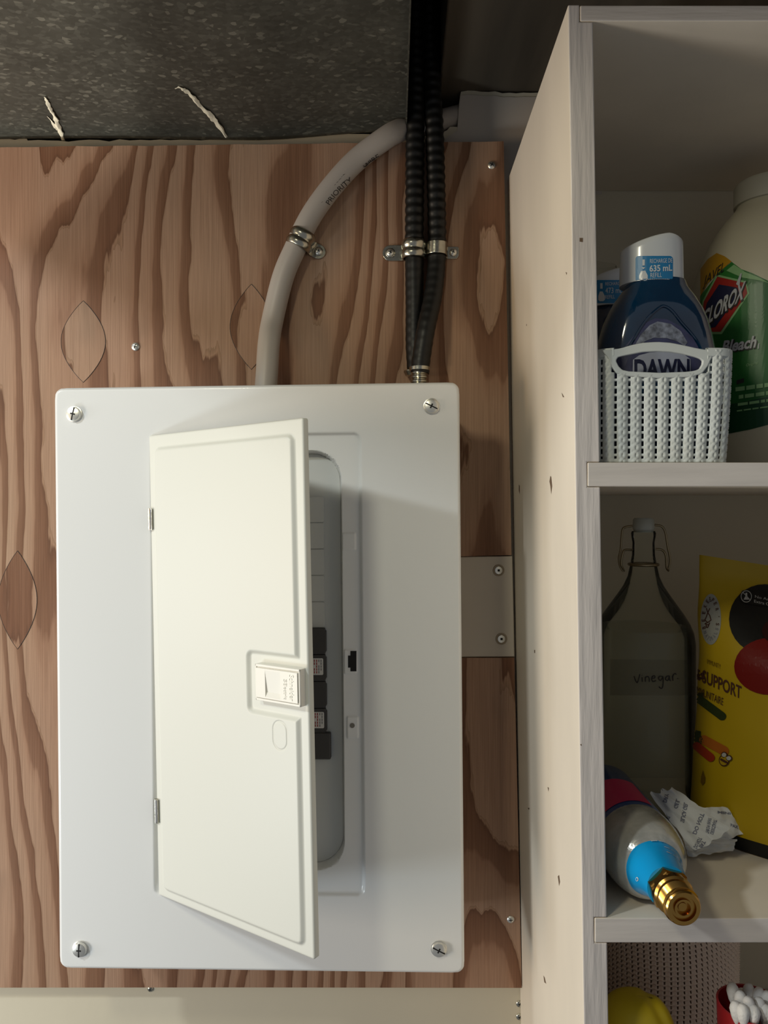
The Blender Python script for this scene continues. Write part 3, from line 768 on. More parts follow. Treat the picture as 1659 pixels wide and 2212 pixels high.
# ================================================================== TOP COMPARTMENT
# ---- basket
BX0, BX1 = P(1290, 900, .566).x, P(1588, 800, .566).x
BY0, BY1 = YF+.008, YF+.118
bz0, bz1 = z2+.0004, P(0, 757, .5656).z
bask = thing('knit_basket', 'small white plastic basket with cable-knit pattern and handle slot', 'basket', ((BX0+BX1)/2, (BY0+BY1)/2, z2))
def perim():
    r = .014; o = []
    def arc(cx, cy, a0):
        for i in range(9):
            t = math.radians(a0+90*i/8); o.append((cx+r*math.cos(t), cy+r*math.sin(t)))
    arc(BX0+r, BY0+r, 180); arc(BX1-r, BY0+r, 270); arc(BX1-r, BY1-r, 0); arc(BX0+r, BY1-r, 90); o.append(o[0]); return o
PR = perim(); PL = [0]
for i in range(1, len(PR)): PL.append(PL[-1]+math.dist(PR[i], PR[i-1]))
def onper(s_):
    s_ = s_ % PL[-1]
    import bisect
    i = min(bisect.bisect_right(PL, s_), len(PL)-1); t = (s_-PL[i-1])/(PL[i]-PL[i-1])
    a, b = PR[i-1], PR[i]; x = a[0]+(b[0]-a[0])*t; y = a[1]+(b[1]-a[1])*t
    dx, dy = b[0]-a[0], b[1]-a[1]; l = math.hypot(dx, dy); return x, y, dy/l, -dx/l
ncol = 40; nrow = 15; CU = 10; RV = 6
bh = bz1-bz0; cxm = (BX0+BX1)/2; cym = (BY0+BY1)/2
def bpt(s_, v, off=0):
    x, y, nx, ny = onper(s_)
    k = 1-.075*(1-v)**1.6*(1 if x > cxm else .15) ; k2 = 1-.05*(1-v)
    x += nx*off; y += ny*off
    return Vector((cxm+(x-cxm)*k, cym+(y-cym)*k2, bz0+bh*v))
def bfn(u, v):
    s_ = u*PL[-1]; cu = (u*ncol) % 1; rv = (v*nrow) % 1
    # two twisting strands between the hole columns
    h = 0
    if .2 < cu < 1.0:
        c = (cu-.6)/.4
        w1 = .48*math.sin(2*math.pi*v*nrow); 
        for k, ph in ((0, 0), (1, math.pi)):
            cc_ = .42*math.cos(2*math.pi*v*nrow*.5+ph)
            h = max(h, .0016*math.exp(-((c-cc_)/.33)**2))
        h = max(h, .0008*math.exp(-((abs(c)-.85)/.15)**2))
    return bpt(s_, v, h)
# front straight part runs over this range of arc length
def front_px(s_, v):
    p = bpt(s_, v); d = p-C0; return U0+F*d.x/d.y, V0-F*d.z/d.y, p.y < BY0+.004
slot_o = [(1318,757),(1322,780),(1330,803),(1345,811),(1380,815),(1425,817),(1470,815),(1500,810),(1515,803),(1524,790),(1532,757)]
def bkeep(u, v):
    cu = (u*ncol) % 1; rv = (v*nrow) % 1
    px, py, fr = front_px(u*PL[-1], v)
    if fr:
        if 1322 < px < 1528 and py < 812-abs(px-1425)*.06: return False
    if v > .965 or v < .03: return True
    return not (cu < .22 and .18 < rv < .78)
mb = MB().grid(ncol*CU, nrow*RV, bfn, keep=bkeep)
mb.build('knit_wall', M['basket'], bask, solid=.0012, smooth=60, fixn=False)
mb = MB(); n = 60
mb.prism([(bpt(PL[-1]*i/n, 0).x, bpt(PL[-1]*i/n, 0).y) for i in range(n)], lambda x, y: Vector((x, y, bz0)), lambda x, y: Vector((x, y, bz0+.0016)))
mb.build('floor', M['basket'], bask)
# rim (gap at the handle) and handle frame
mb = MB(); ring = [bpt(PL[-1]*i/160, 1, .0003) for i in range(160)]
ring = [p for p in ring]
def inhandle(p):
    d = p-C0; px = U0+F*d.x/d.y; return p.y < BY0+.004 and 1330 < px < 1520
k0 = next(i for i in range(160) if inhandle(ring[i-1]) and not inhandle(ring[i])); seq = [ring[(k0+i) % 160] for i in range(160)]; seq = [p for p in seq if not inhandle(p)]
for w_, t_ in ((.0026, .0022),):
    b0 = len(mb.v); m_ = []
    cen = Vector((cxm, cym, 0))
    for p in seq:
        dn = Vector((p.x-cxm, p.y-cym, 0)).normalized()
        m_ += [p+dn*.0016+Vector((0,0,.0012)), p-dn*.0010+Vector((0,0,.0016)), p-dn*.0010-Vector((0,0,.0050)), p+dn*.0016-Vector((0,0,.0050))]
    mb.add(m_, [(i*4+a, i*4+(a+1) % 4, (i+1)*4+(a+1) % 4, (i+1)*4+a) for i in range(len(seq)-1) for a in range(4)])
mb.build('rim', M['basket'], bask, bevel=.0006)
outer = [(1300,756),(1318,755.5),(1342,752),(1365,745),(1390,740),(1420,738),(1450,740),(1480,746),(1506,752),(1530,756),(1548,757),(1540,768),(1530,790),(1518,806),(1495,814),(1425,817),(1350,812),(1332,806),(1322,792),(1314,772)]
inner = [(1332,777),(1336,771),(1350,768),(1370,764),(1390,760),(1420,758.5),(1450,760),(1475,764),(1500,770),(1512,774),(1518,779),(1517,787),(1511,797),(1500,801),(1480,803),(1425,805),(1360,802),(1345,799),(1337,791),(1332,781)]
def ringpts(pts, n=80):
    cx = 1424; cy = 781; o = []
    for i in range(n):
        t = 2*math.pi*i/n; dx, dy = math.cos(t)*1.0, math.sin(t)*0.28; best = None
        for k in range(len(pts)):
            (ax, ay), (bx, by) = pts[k], pts[(k+1) % len(pts)]
            den = dx*(by-ay)-dy*(bx-ax)
            if abs(den) < 1e-9: continue
            s1 = ((ax-cx)*(by-ay)-(ay-cy)*(bx-ax))/den; s2 = ((ax-cx)*dy-(ay-cy)*dx)/den
            if s1 > 0 and 0 <= s2 <= 1 and (best is None or s1 > best): best = s1
        o.append((cx+dx*best, cy+dy*best))
    return o
ro, ri = ringpts(outer), ringpts(inner); n = 80
def hp(x, y, k): 
    d0 = BY0+D-.0012; p = P(x, y, d0); p.y += k; return p
v = [hp(x, y, 0) for x, y in ro]+[hp(x, y, 0) for x, y in ri]+[hp(x, y, .0028) for x, y in ri]+[hp(x, y, .0028) for x, y in ro]
f = []
for i in range(n):
    j = (i+1) % n
    for a in range(4): f.append((a*n+i, a*n+j, ((a+1) % 4)*n+j, ((a+1) % 4)*n+i))
mb = MB().add(v, f); mb.build('handle', M['basket'], bask, bevel=.0007)

# ---- dish soap bottle (front) and a second one behind
M['soap'] = mat('blue_soap_plastic', (4, 58, 92), 0.08, coat=1.0, spec=0.8, c2=(2, 34, 62), vscale=(14,14,14))
M['soap2'] = mat('dark_blue_soap_plastic', (22, 36, 62), 0.12, coat=0.6)
M['capw'] = mat('cap_white', (214, 216, 218), 0.25, coat=0.3)
M['lblue'] = mat('label_blue', (40, 126, 178), 0.35)
M['foam'] = mat('label_foam', (150, 155, 172), 0.5, vary=.65, vscale=(260,260,260))
M['lilac'] = mat('label_lilac', (74, 76, 112), 0.35, vary=.4, vscale=(60,60,60))
M['navy'] = mat('label_navy', (22, 26, 58), 0.4)
def soap(label, cx, d, rows, capx0, capx1, capy0, capy1, sm_, zbase, thick=.027):
    X = (cx-U0)*d/F; Y = d-D
    t = thing('dish_soap_bottle', label, 'bottle', (X, Y, zbase)); k = d/F
    prof = [(P(0, y, d).z, hw*k) for y, hw in rows]; prof = [(zbase+.0003, prof[-1][1]*.94), (zbase+.004, prof[-1][1])]+prof[::-1]
    nn = 64; mb = MB(); vs = []
    for z, hw in prof:
        th_ = min(thick, hw*.62+.004) if z > prof[2][0] else thick
        for j in range(nn):
            a = 2*math.pi*j/nn; c, s__ = math.cos(a), math.sin(a)
            e = .78
            vs.append((X+hw*math.copysign(abs(c)**e, c), Y+th_*math.copysign(abs(s__)**e, s__), z))
    kk = len(prof); mb.add(vs, [(i*nn+j, i*nn+(j+1) % nn, (i+1)*nn+(j+1) % nn, (i+1)*nn+j) for i in range(kk-1) for j in range(nn)]+[tuple(range(nn))[::-1], tuple(range((kk-1)*nn, kk*nn))])
    body = mb; ob = mb.build('body', sm_, t, smooth=60)
    cxm_ = ((capx0+capx1)/2-U0)*k; rw = (capx1-capx0)/2*k; mc = MB(); vs = []; nn = 48
    zlo, zhi = P(0, capy1, d).z, P(0, capy0, d).z; H_ = zhi-zlo
    rowsn = 8
    for q_ in range(rowsn+1):
        for j in range(nn):
            a = 2*math.pi*j/nn; c, s__ = math.cos(a), math.sin(a)
            topz = zhi-.17*H_*max(0, -(c-.35))**1.1 - .30*H_*max(0, c-.45)**2
            sc = 1.03-.03*q_/rowsn
            vs.append((cxm_+rw*c*sc, Y+rw*.78*s__*sc, zlo+(topz-zlo)*q_/rowsn))
    # rounded shoulder rings
    for ins, dzz in ((.93, .0022), (.75, .0040), (.4, .0048)):
        for j in range(nn):
            a = 2*math.pi*j/nn; c, s__ = math.cos(a), math.sin(a)
            topz = zhi-.17*H_*max(0, -(c*ins-.35))**1.1 - .30*H_*max(0, c*ins-.45)**2
            vs.append((cxm_+rw*c*ins, Y+rw*.78*s__*ins, topz+dzz*.6))
    kk = rowsn+4
    mc.add(vs, [(i*nn+j, i*nn+(j+1) % nn, (i+1)*nn+(j+1) % nn, (i+1)*nn+j) for i in range(kk-1) for j in range(nn)]+[tuple(range(nn))[::-1], tuple(range((kk-1)*nn, kk*nn))])
    cap = mc.build('cap', M['capw'], t, smooth=50)
    return t, body, ob, mc, cap
sb, bmb, bob, cmb_, cob = soap('blue dish soap bottle with white slanted cap standing in the white basket', 1414, .613,
    [(612, 62), (628, 68), (650, 84), (675, 98), (700, 109), (730, 118), (760, 124), (800, 127), (900, 127), (1000, 122)], 1341, 1473, 522, 619, M['soap'], bz0+.0018)
cc1 = caster(cmb_.bvh(), .0003); cc2 = caster(cmb_.bvh(), .0006)
mb = MB(); poly_decal(mb, rrect(1373, 553, 1453, 612, 7), cc1, 5, 0)
poly_decal(mb, [(1388,561),(1393,561),(1393,574),(1388,574)], cc2, 5, 1); poly_decal(mb, [(1386,578),(1394,578),(1390,582)], cc2, 5, 1)
poly_decal(mb, [(1385,586),(1394,585),(1399,595),(1399,604),(1395,608),(1385,608),(1381,604),(1381,596)], cc2, 5, 1)
text_decal(mb, 'RECHARGE DE', (1404, 569), (47, -1.5), (0, -9), cc2, 4, 1)
text_decal(mb, '635 mL', (1403, 587), (48, -2), (0, -13), cc2, 4, 1, .025)
text_decal(mb, 'REFILL', (1405, 600), (24, -1), (0, -10), cc2, 4, 1)
mb.build('cap_label', [M['lblue'], M['capw']], sb, smooth=0)
b1 = caster(bmb.bvh(), .0004); b2 = caster(bmb.bvh(), .0008); b3 = caster(bmb.bvh(), .0012)
mb = MB()
poly_decal(mb, [(1322,822),(1326,785),(1345,755),(1372,722),(1395,697),(1415,688),(1440,690),(1470,705),(1495,728),(1512,758),(1518,790),(1516,822)], b1, 8, 0)
poly_decal(mb, [(1368,752),(1385,722),(1403,703),(1420,695),(1448,700),(1470,716),(1484,740),(1478,748),(1462,738),(1440,731),(1412,730),(1392,738),(1380,750)], b2, 8, 1)
poly_decal(mb, [(1366,820),(1367,778),(1380,768),(1402,762),(1425,760),(1455,761),(1478,767),(1490,776),(1492,820)], b2, 8, 2)
text_decal(mb, 'DAWN', (1370, 818), (118, -1), (0, -40), b3, 8, 3, .03)
mb.build('front_label', [M['lilac'], M['foam'], mat('label_pale', (172, 176, 192), .4), M['navy']], sb, smooth=0)
# raised shoulder rib
mb = MB(); pts = []
for x, y in ((1352,760),(1368,735),(1384,708),(1402,684),(1425,664),(1437,662),(1452,672),(1472,697),(1494,722),(1512,748),(1521,775)): pts.append(b1(x, y))
mb.tube(spline(pts, 5), .0011, 8); mb.build('shoulder_rib', M['soap'], sb)
sb2, b_, o_, cm2, co2 = soap('smaller dark dish soap bottle behind the basket, white cap with blue label', 1322, .715,
    [(668, 40), (680, 50), (710, 64), (740, 70), (800, 72), (900, 72), (980, 70)], 1272, 1374, 590, 667, M['soap2'], z2, .024)
sb2.location = sb2.location
c21 = caster(cm2.bvh(), .0003); c22 = caster(cm2.bvh(), .0006); mb = MB()
poly_decal(mb, rrect(1286, 605, 1352, 655, 6), c21, 5, 0)
poly_decal(mb, [(1296,630),(1302,630),(1307,640),(1307,648),(1303,651),(1296,651),(1293,648),(1293,640)], c22, 5, 1)
poly_decal(mb, [(1297,612),(1302,612),(1302,624),(1297,624)], c22, 5, 1)
text_decal(mb, 'RECHARGE', (1308, 617), (34, -1), (0, -7), c22, 4, 1)
text_decal(mb, '473 mL', (1308, 634), (36, -1), (0, -12), c22, 4, 1); text_decal(mb, 'REFILL', (1308, 646), (20, -1), (0, -8), c22, 4, 1)
mb.build('cap_label', [M['lblue'], M['capw']], sb2, smooth=0)

# ---- clear plastic bag crumpled at the back left
cb = MB()
def cbf(u, v):
    a = 2*math.pi*u; x = .205+.034*math.cos(a)*(1-.35*v); y = -.045+.022*math.sin(a)*(1-.5*v); z = z2+.0006+.222*v
    n_ = noise.noise(Vector((x*60, y*60, z*45)))
    k = .012*n_*min(1, v*4)
    return (x+k*math.cos(a), y+k*.6*math.sin(a), z)
cb.grid(48, 40, cbf, closeu=True)
tag(cb.build('plastic_bag', clear_mat('clear_film', (.93, .93, .91), .12, .10, (150, 145, 128)), smooth=180), 'crumpled clear plastic bag behind the dish soap bottles', 'bag')

# ---- bleach jug
jd = .757; jx = (1662-U0)*jd/F; jy = jd-D; R_ = .0715
jug = thing('bleach_jug', 'large cream plastic jug with green and yellow label at the right', 'jug', (jx, jy, z2))
zz = lambda row: P(0, row, jd).z
prof = [(z2+.0003, R_*.9), (z2+.006, R_*.99), (z2+.02, R_), (zz(760), R_), (zz(650), R_), (zz(620), R_*.985), (zz(590), R_*.95), (zz(560), R_*.89), (zz(530), R_*.80), (zz(500), R_*.69), (zz(475), R_*.57), (zz(458), R_*.47), (zz(448), R_*.425), (zz(440), R_*.42)]
mb = MB().lathe(prof, (jx, jy, 0), n=72); jm = mb
mb.build('body', mat('jug_plastic', (196, 188, 164), .42, spec=.4), jug, smooth=40)
mb = MB().lathe([(zz(446), R_*.40), (zz(444), R_*.455), (zz(404), R_*.455), (zz(396), R_*.42), (zz(391), R_*.30), (zz(390), .0001)], (jx, jy, 0), n=60)
mb.build('cap', mat('jug_cap', (186, 180, 162), .45), jug, smooth=40)
# hand grip at the back right
mb = MB().tube(spline([(jx+.045, jy-.030, zz(520)), (jx+.075, jy-.02, zz(540)), (jx+.088, jy, zz(620)), (jx+.084, jy, zz(720)), (jx+.062, jy, zz(790))], 6), .012, 14)
mb.build('handle', mat('jug_plastic_handle', (196, 188, 164), .42), jug, smooth=60)
j1 = caster(jm.bvh(), .0003); j2 = caster(jm.bvh(), .0006); j3 = caster(jm.bvh(), .0009); j4 = caster(jm.bvh(), .0012)
M['green'] = mat('label_green', (44, 120, 44), .35, c2=(26, 92, 40), vscale=(9,9,9)); M['yel'] = mat('label_yellow', (178, 132, 22), .4)
M['dkgreen'] = mat('label_dark_green', (10, 64, 34), .35); M['logor'] = mat('logo_red', (150, 34, 26), .35); M['palegreen'] = mat('label_pale_green', (130, 172, 118), .4)
mb = MB()
poly_decal(mb, [(1513,640),(1553,589),(1581,566),(1602,582),(1625,590),(1662,608),(1700,630),(1740,660),(1740,890),(1700,908),(1662,917),(1620,928),(1578,936),(1540,940),(1516,942),(1512,760)], j1, 8, 0)
poly_decal(mb, [(1513,880),(1560,876),(1610,868),(1662,856),(1740,840),(1740,890),(1700,908),(1662,917),(1620,928),(1578,936),(1540,940),(1516,942)], j2, 8, 2)
poly_decal(mb, [(1514,582),(1530,560),(1549,547),(1566,554),(1581,565),(1553,589),(1530,612),(1514,640)], j2, 8, 1)
poly_decal(mb, [(1586,572),(1610,588),(1640,600),(1662,612),(1640,606),(1604,600),(1586,592),(1570,585)], j2, 8, 4)
# logo: outline, red, navy
poly_decal(mb, [(1549,593),(1612,608),(1619,634),(1560,722),(1526,722),(1512,702),(1519,650)], j2, 6, 4)
poly_decal(mb, [(1551,598),(1611,612),(1615,634),(1558,717),(1528,717),(1515,702),(1522,652)], j3, 6, 3)
poly_decal(mb, [(1555,615),(1594,622),(1598,635),(1547,707),(1527,710),(1519,700),(1529,655)], j4, 6, 5)
lb = mb.build('label', [M['green'], M['yel'], M['dkgreen'], M['logor'], M['palegreen'], M['navy']], jug, smooth=0)
j5 = caster(jm.bvh(), .0016); j6 = caster(jm.bvh(), .0019); mb = MB()
text_decal(mb, 'CLOROX', (1519, 713), (89, -66), (7, -37), j5, 6, 1, .05); text_decal(mb, 'CLOROX', (1517, 711), (89, -66), (7, -37), j6, 6, 0, .03)
poly_decal(mb, [(1592,615),(1601,592),(1604,591),(1599,620)], j6, 6, 0)
text_decal(mb, 'Bleach', (1562, 764), (72, -12), (6, -25), j3, 6, 1, .05); text_decal(mb, 'Bleach', (1560, 762), (72, -12), (6, -25), j4, 6, 0, .03)
text_decal(mb, '1', (1637, 754), (2.5, 0), (1.5, -12), j4, 6, 0)
text_decal(mb, 'JAVEL', (1521, 619), (44, -33), (4, -22), j4, 6, 1)
text_decal(mb, 'Original', (1612, 792), (25, -5), (1, -6), j3, 5, 2)
for r_, (y0, hh) in enumerate(((852, 9), (869, 8), (884, 6), (896, 3))):
    x = 1590+((r_*7) % 9); rr = random.Random(r_)
    while x < 1720:
        L_ = rr.uniform(8, 22); yy = y0-(x-1590)*.14-6
        poly_decal(mb, [(x, yy), (x+L_, yy-L_*.14), (x+L_, yy-L_*.14-hh), (x, yy-hh)], j4, 8, 2); x += L_+3
poly_decal(mb, [(1592,822),(1608,817),(1608,826),(1592,831)], j3, 6, 1)
mb.build('label_print', [mat('logo_silver', (178, 178, 182), .4), M['ink'], M['palegreen']], jug, smooth=0)

# ================================================================== MIDDLE COMPARTMENT
# ---- swing-top glass bottle
vd = .765; vx = (1390-U0)*vd/F; vy = vd-D; k = vd/F; vr = lambda row: P(0, row, vd).z
vb = thing('swing_top_bottle', 'clear glass swing-top bottle handwritten vinegar on the middle shelf', 'bottle', (vx, vy, z3))
prof_px = [(1147, 24), (1152, 26), (1160, 25), (1172, 23), (1200, 24), (1222, 28), (1245, 33), (1265, 42), (1285, 55), (1305, 69), (1325, 83), (1345, 95), (1362, 102), (1385, 106), (1500, 106), (1740, 106), (1752, 103), (1760, 96)]
outp = [(vr(r), h*k) for r, h in prof_px]; outp[-1] = (z3+.0003, 92*k); outp[-2] = (z3+.004, 103*k); outp[-3] = (z3+.010, 106*k)
inp = [(z+(.003 if i > 14 else 0), h-.0022) for i, (z, h) in enumerate(outp)]
mb = MB().lathe(outp, (vx, vy, 0), n=64); gm = mb
gob = mb.build('glass', clear_mat('bottle_glass', (.97, .98, .95), .03, .05, (150, 150, 140)), vb, smooth=60)
liq = [(z, h) for z, h in inp if z < vr(1353)]; liq = [(vr(1353), liq[0][1])]+liq; liq[-1] = (z3+.005, liq[-1][1])
mb = MB().lathe(liq, (vx, vy, 0), n=56); mb.build('vinegar', clear_mat('vinegar_liquid', (.96, .97, .93), .03, .16, (190, 188, 176), 1.12), vb, smooth=60, label='clear liquid filling the bottle to its shoulder')
mb = MB().lathe([(vr(1150), .0001), (vr(1150), 20*k), (vr(1143), 22*k), (vr(1140), 23*k), (vr(1123), 22*k), (vr(1119), 19*k), (vr(1119), .0001)], (vx, vy, 0), n=32)
mb.build('stopper', mat('stopper_ceramic', (176, 178, 168), .3), vb, smooth=40)
wire = mat('bail_wire', (150, 136, 108), .3, 1.0); mb = MB()
def wp(pts, r=.0011): mb.tube(spline([P(x, y, vd+dz_) for x, y, dz_ in pts], 6), r, 8)
wp([(1366,1136,0),(1350,1139,0),(1344,1148,0),(1341,1185,0),(1337,1205,0),(1339,1222,0),(1346,1234,0)])
wp([(1414,1134,0),(1429,1137,0),(1437,1150,0),(1442,1180,0),(1447,1205,0),(1446,1222,0),(1442,1232,0)])
wp([(1367,1188,0),(1350,1188,-.002),(1345,1196,-.003),(1342,1218,-.003),(1348,1234,0)])
wp([(1416,1186,-.002),(1430,1188,-.003),(1438,1200,-.004),(1440,1226,-.003),(1444,1233,0)])
mb.tube([(vx+math.cos(a)*30*k, vy+math.sin(a)*30*k, vr(1219)) for a in [2*math.pi*i/24 for i in range(25)]], .0016, 8, cap=False)
mb.build('wire_bail', wire, vb, smooth=60)
g1 = caster(gm.bvh(), .0003); g2 = caster(gm.bvh(), .0013)
mb = MB(); poly_decal(mb, [(1318,1424),(1494,1426),(1494,1502),(1318,1502)], g1, 8)
mb.build('tape_label', clear_mat('matt_tape', (.90, .90, .87), .4, .15, (140, 134, 118), 1.1), vb, smooth=0)
mb = MB()
V_ = 4.158
def hw_(pts): mb.tube(spline([g2(1260+x/V_, 1400+y/V_) for x, y in pts], 4), .00055, 6)
hw_([(458,248),(470,285),(486,308),(500,270),(508,232)]); hw_([(528,258),(530,300)]); hw_([(526,240),(529,243)])
hw_([(556,298),(556,262),(560,258),(580,252),(590,270),(592,300)]); hw_([(612,270),(640,262),(638,246),(620,250),(612,275),(624,298),(650,288)])
hw_([(704,250),(680,250),(672,272),(690,288),(706,262),(710,250),(712,300),(706,350),(690,358),(676,342)])
hw_([(764,246),(742,252),(734,278),(752,288),(762,266),(766,246),(770,284),(778,290)]); hw_([(798,290),(793,246)]); hw_([(794,258),(804,234),(818,226),(826,234)]); hw_([(838,272),(843,272)])
mb.build('handwriting', M['ink'], vb, smooth=0)

# ---- yellow supplement pouch
pm = [(.283, -.125), (.277, -.134), (.279, -.155), (.291, -.180), (.312, -.204), (.334, -.224), (.365, -.238), (.41, -.244), (.455, -.236), (.470, -.215), (.462, -.180), (.42, -.135), (.37, -.112), (.32, -.110), (.298, -.114)]
pc = Vector((sum(p[0] for p in pm)/len(pm), sum(p[1] for p in pm)/len(pm), 0))
pm_s = spline([Vector((a, b, 0)) for a, b in pm]+[Vector((pm[0][0], pm[0][1], 0))], 5)[:-1]
ztop = P(1560, 1212, .70).z
pouch = thing('supplement_pouch', 'yellow stand-up pouch with black and red circles at the right', 'pouch', (pc.x, pc.y, z3))
mline = lambda p: Vector((.290+(p.x-.289)*.98, -.100-(p.x-.289)*.62, 0))
mb = MB(); n = len(pm_s); rows_ = 40; vs = []
for j in range(rows_+1):
    t = j/rows_
    for p in pm_s:
        q = p.copy()
        fl = sm((t-.62)/.34); q = q.lerp(Vector((p.x+.002, -.125-(p.x-.289)*.45, 0)), fl*.93)
        bot = sm((.10-t)/.10); q = q.lerp(pc, .10*bot)
        q.x += .012*t+.0022*noise.noise(Vector((p.x*18, p.y*18, t*5)))*(1 if .05 < t < .97 else .3); q.y += .004*noise.noise(Vector((p.x*14, p.y*14+3, t*6)))
        slope = -.06*(p.x-.289)*0
        vs.append((q.x, q.y, z3+.0004+(ztop-z3)*t*(1-.10*(p.x-.289)*0)-(.16*(p.x-.30)*sm((t-.5)/.5))))
mb.add(vs, [(i*n+j, i*n+(j+1) % n, (i+1)*n+(j+1) % n, (i+1)*n+j) for i in range(rows_) for j in range(n)]+[tuple(range(n))[::-1], tuple(range(rows_*n, (rows_+1)*n))])
for i, f_ in enumerate(mb.f):
    if i < n*2: mb.m[i] = 1
pmb = mb
M['pouch'] = mat('yellow_pouch_film', (178, 148, 14), .42, bump=.15, bscale=(30,30,30))
M['tan'] = mat('print_brown', (74, 42, 30), .5)
mb.build('bag', [M['pouch'], mat('pouch_base_black', (14, 13, 11), .5)], pouch, smooth=60)
o1, o2, o3, o4 = [caster(pmb.bvh(), q) for q in (.0004, .0008, .0012, .0016)]
mb = MB()
poly_decal(mb, ell(1652, 1338, 77, 76, 32), o1, 9, 0)
poly_decal(mb, [(1598,1288),(1603,1277),(1614,1274),(1700,1288),(1700,1318),(1610,1305),(1600,1300)], o2, 9, 0)
poly_decal(mb, ell(1664, 1440, 77, 61, 32), o2, 9, 1)
poly_decal(mb, ell(1690, 1365, 44, 30, 20), o3, 9, 7)
poly_decal(mb, ell(1536, 1338, 22, 55, 32), o1, 6, 2)
# flask icon
for a in range(24):
    t0, t1 = 2*math.pi*a/24, 2*math.pi*(a+1)/24
    for r0, r1, i_ in ((10.5, 12, 3),): poly_decal(mb, [(1612+r0*math.cos(t0), 1290+r0*1.1*math.sin(t0)), (1612+r1*math.cos(t0), 1290+r1*1.1*math.sin(t0)), (1612+r1*math.cos(t1), 1290+r1*1.1*math.sin(t1)), (1612+r0*math.cos(t1), 1290+r0*1.1*math.sin(t1))], o3, 9, i_)
poly_decal(mb, [(1610,1282),(1614,1282),(1614,1289),(1618,1297),(1606,1297),(1610,1289)], o3, 9, 3); poly_decal(mb, pill(1604, 1281, 1620, 1298, .8), o4, 9, 3)
text_decal(mb, 'No Artificial', (1631, 1293), (56, 12), (0, -6), o3, 6, 3); text_decal(mb, 'Extra Colours', (1629, 1303), (60, 13), (0, -6), o3, 6, 3)
# ring lettering and bee
def ringtext(s, cx, cy, rx, ry, a0, a1, h, mi, flip=False):
    for i, ch in enumerate(s):
        if ch == ' ': continue
        a = math.radians(a0+(a1-a0)*i/(len(s)-1)); x, y = cx+rx*math.cos(a), cy-ry*math.sin(a)
        tx_, ty = rx*math.sin(a), ry*math.cos(a)
        if flip: tx_, ty = -tx_, -ty
        l = math.hypot(tx_, ty); tx_, ty = tx_/l, ty/l; wd = h*(.55 if ch not in "'" else .15)*(.45+.55*abs(ty))
        nx_, ny = ty, -tx_
        text_decal(mb, ch, (x-tx_*wd/2-nx_*h/2*.7, y-ty*wd/2-ny*h/2), (tx_*wd, ty*wd), (nx_*h*.7, ny*h), o2, 5, mi, .02)
ringtext("BEEKEEPER'S", 1536, 1338, 15.5, 43, 205, -15, 9.5, 4)
ringtext('NATURALS', 1536, 1338, 15.5, 42, 222, 330, 9, 5, True)
def ln(pts, w_=1.0, mi=4, fn_=None):
    for i in range(len(pts)-1): poly_decal(mb, pill(*pts[i], *pts[i+1], w_, 3), fn_ or o2, 8, mi)
ln([(1527,1315),(1530,1324),(1534,1315)]); ln([(1530,1324),(1527,1332),(1524,1340),(1530,1345),(1537,1340),(1534,1330),(1530,1324)]); ln([(1530,1345),(1524,1348)]); ln([(1526,1346),(1527,1355),(1530,1356),(1534,1346)])
ln([(1527,1350),(1533,1350)])
text_decal(mb, 'NE', (1500, 1464), (14, 6), (0, -22), o2, 6, 4, .02)
text_decal(mb, 'SUPPORT', (1518, 1473), (84, 36), (1, -26), o2, 6, 4, .02)
text_decal(mb, 'IMMUNITAIRE', (1504, 1497), (59, 27), (1, -16), o2, 6, 4)
text_decal(mb, 'IMMUNITY', (1529, 1433), (29, 12), (0, -10), o2, 6, 6)
poly_decal(mb, pill(1505, 1505, 1561, 1547, 9), o2, 8, 8)
poly_decal(mb, pill(1522, 1598, 1566, 1622, 10), o2, 8, 9); poly_decal(mb, pill(1508, 1612, 1537, 1636, 9), o3, 8, 10)
poly_decal(mb, pill(1503, 1586, 1512, 1600, 9), o2, 8, 8)
# small bee
poly_decal(mb, ell(1566, 1642, 11.5, 13, 20), o3, 8, 4); poly_decal(mb, ell(1566, 1642, 9, 10.5, 20), o4, 8, 11)
poly_decal(mb, pill(1561, 1640, 1572, 1646, 2.4, 4), caster(pmb.bvh(), .0019), 8, 4)
for q in ((1567, 1630), (1577, 1637)):
    poly_decal(mb, ell(q[0], q[1], 7, 6.5, 16), o4, 8, 4); poly_decal(mb, ell(q[0], q[1], 5, 4.5, 16), caster(pmb.bvh(), .002), 8, 3)
poly_decal(mb, [(1520,1663),(1525,1680),(1524,1690),(1519,1697),(1515,1690),(1516,1678)], o2, 8, 6)
mb.build('label_print', [mat('print_black', (10, 10, 10), .4), mat('berry_red', (112, 14, 8), .3), mat('seal_grey', (150, 150, 142), .5), mat('print_white', (176, 174, 168), .5), M['tan'], M['grey'],
    mat('print_ochre', (112, 84, 14), .5), mat('dark_berry', (40, 8, 6), .3), mat('pill_green', (44, 54, 22), .4), mat('pill_orange', (168, 92, 26), .4), mat('pill_red', (150, 48, 24), .4), mat('bee_yellow', (170, 140, 20), .5)], pouch, smooth=0)

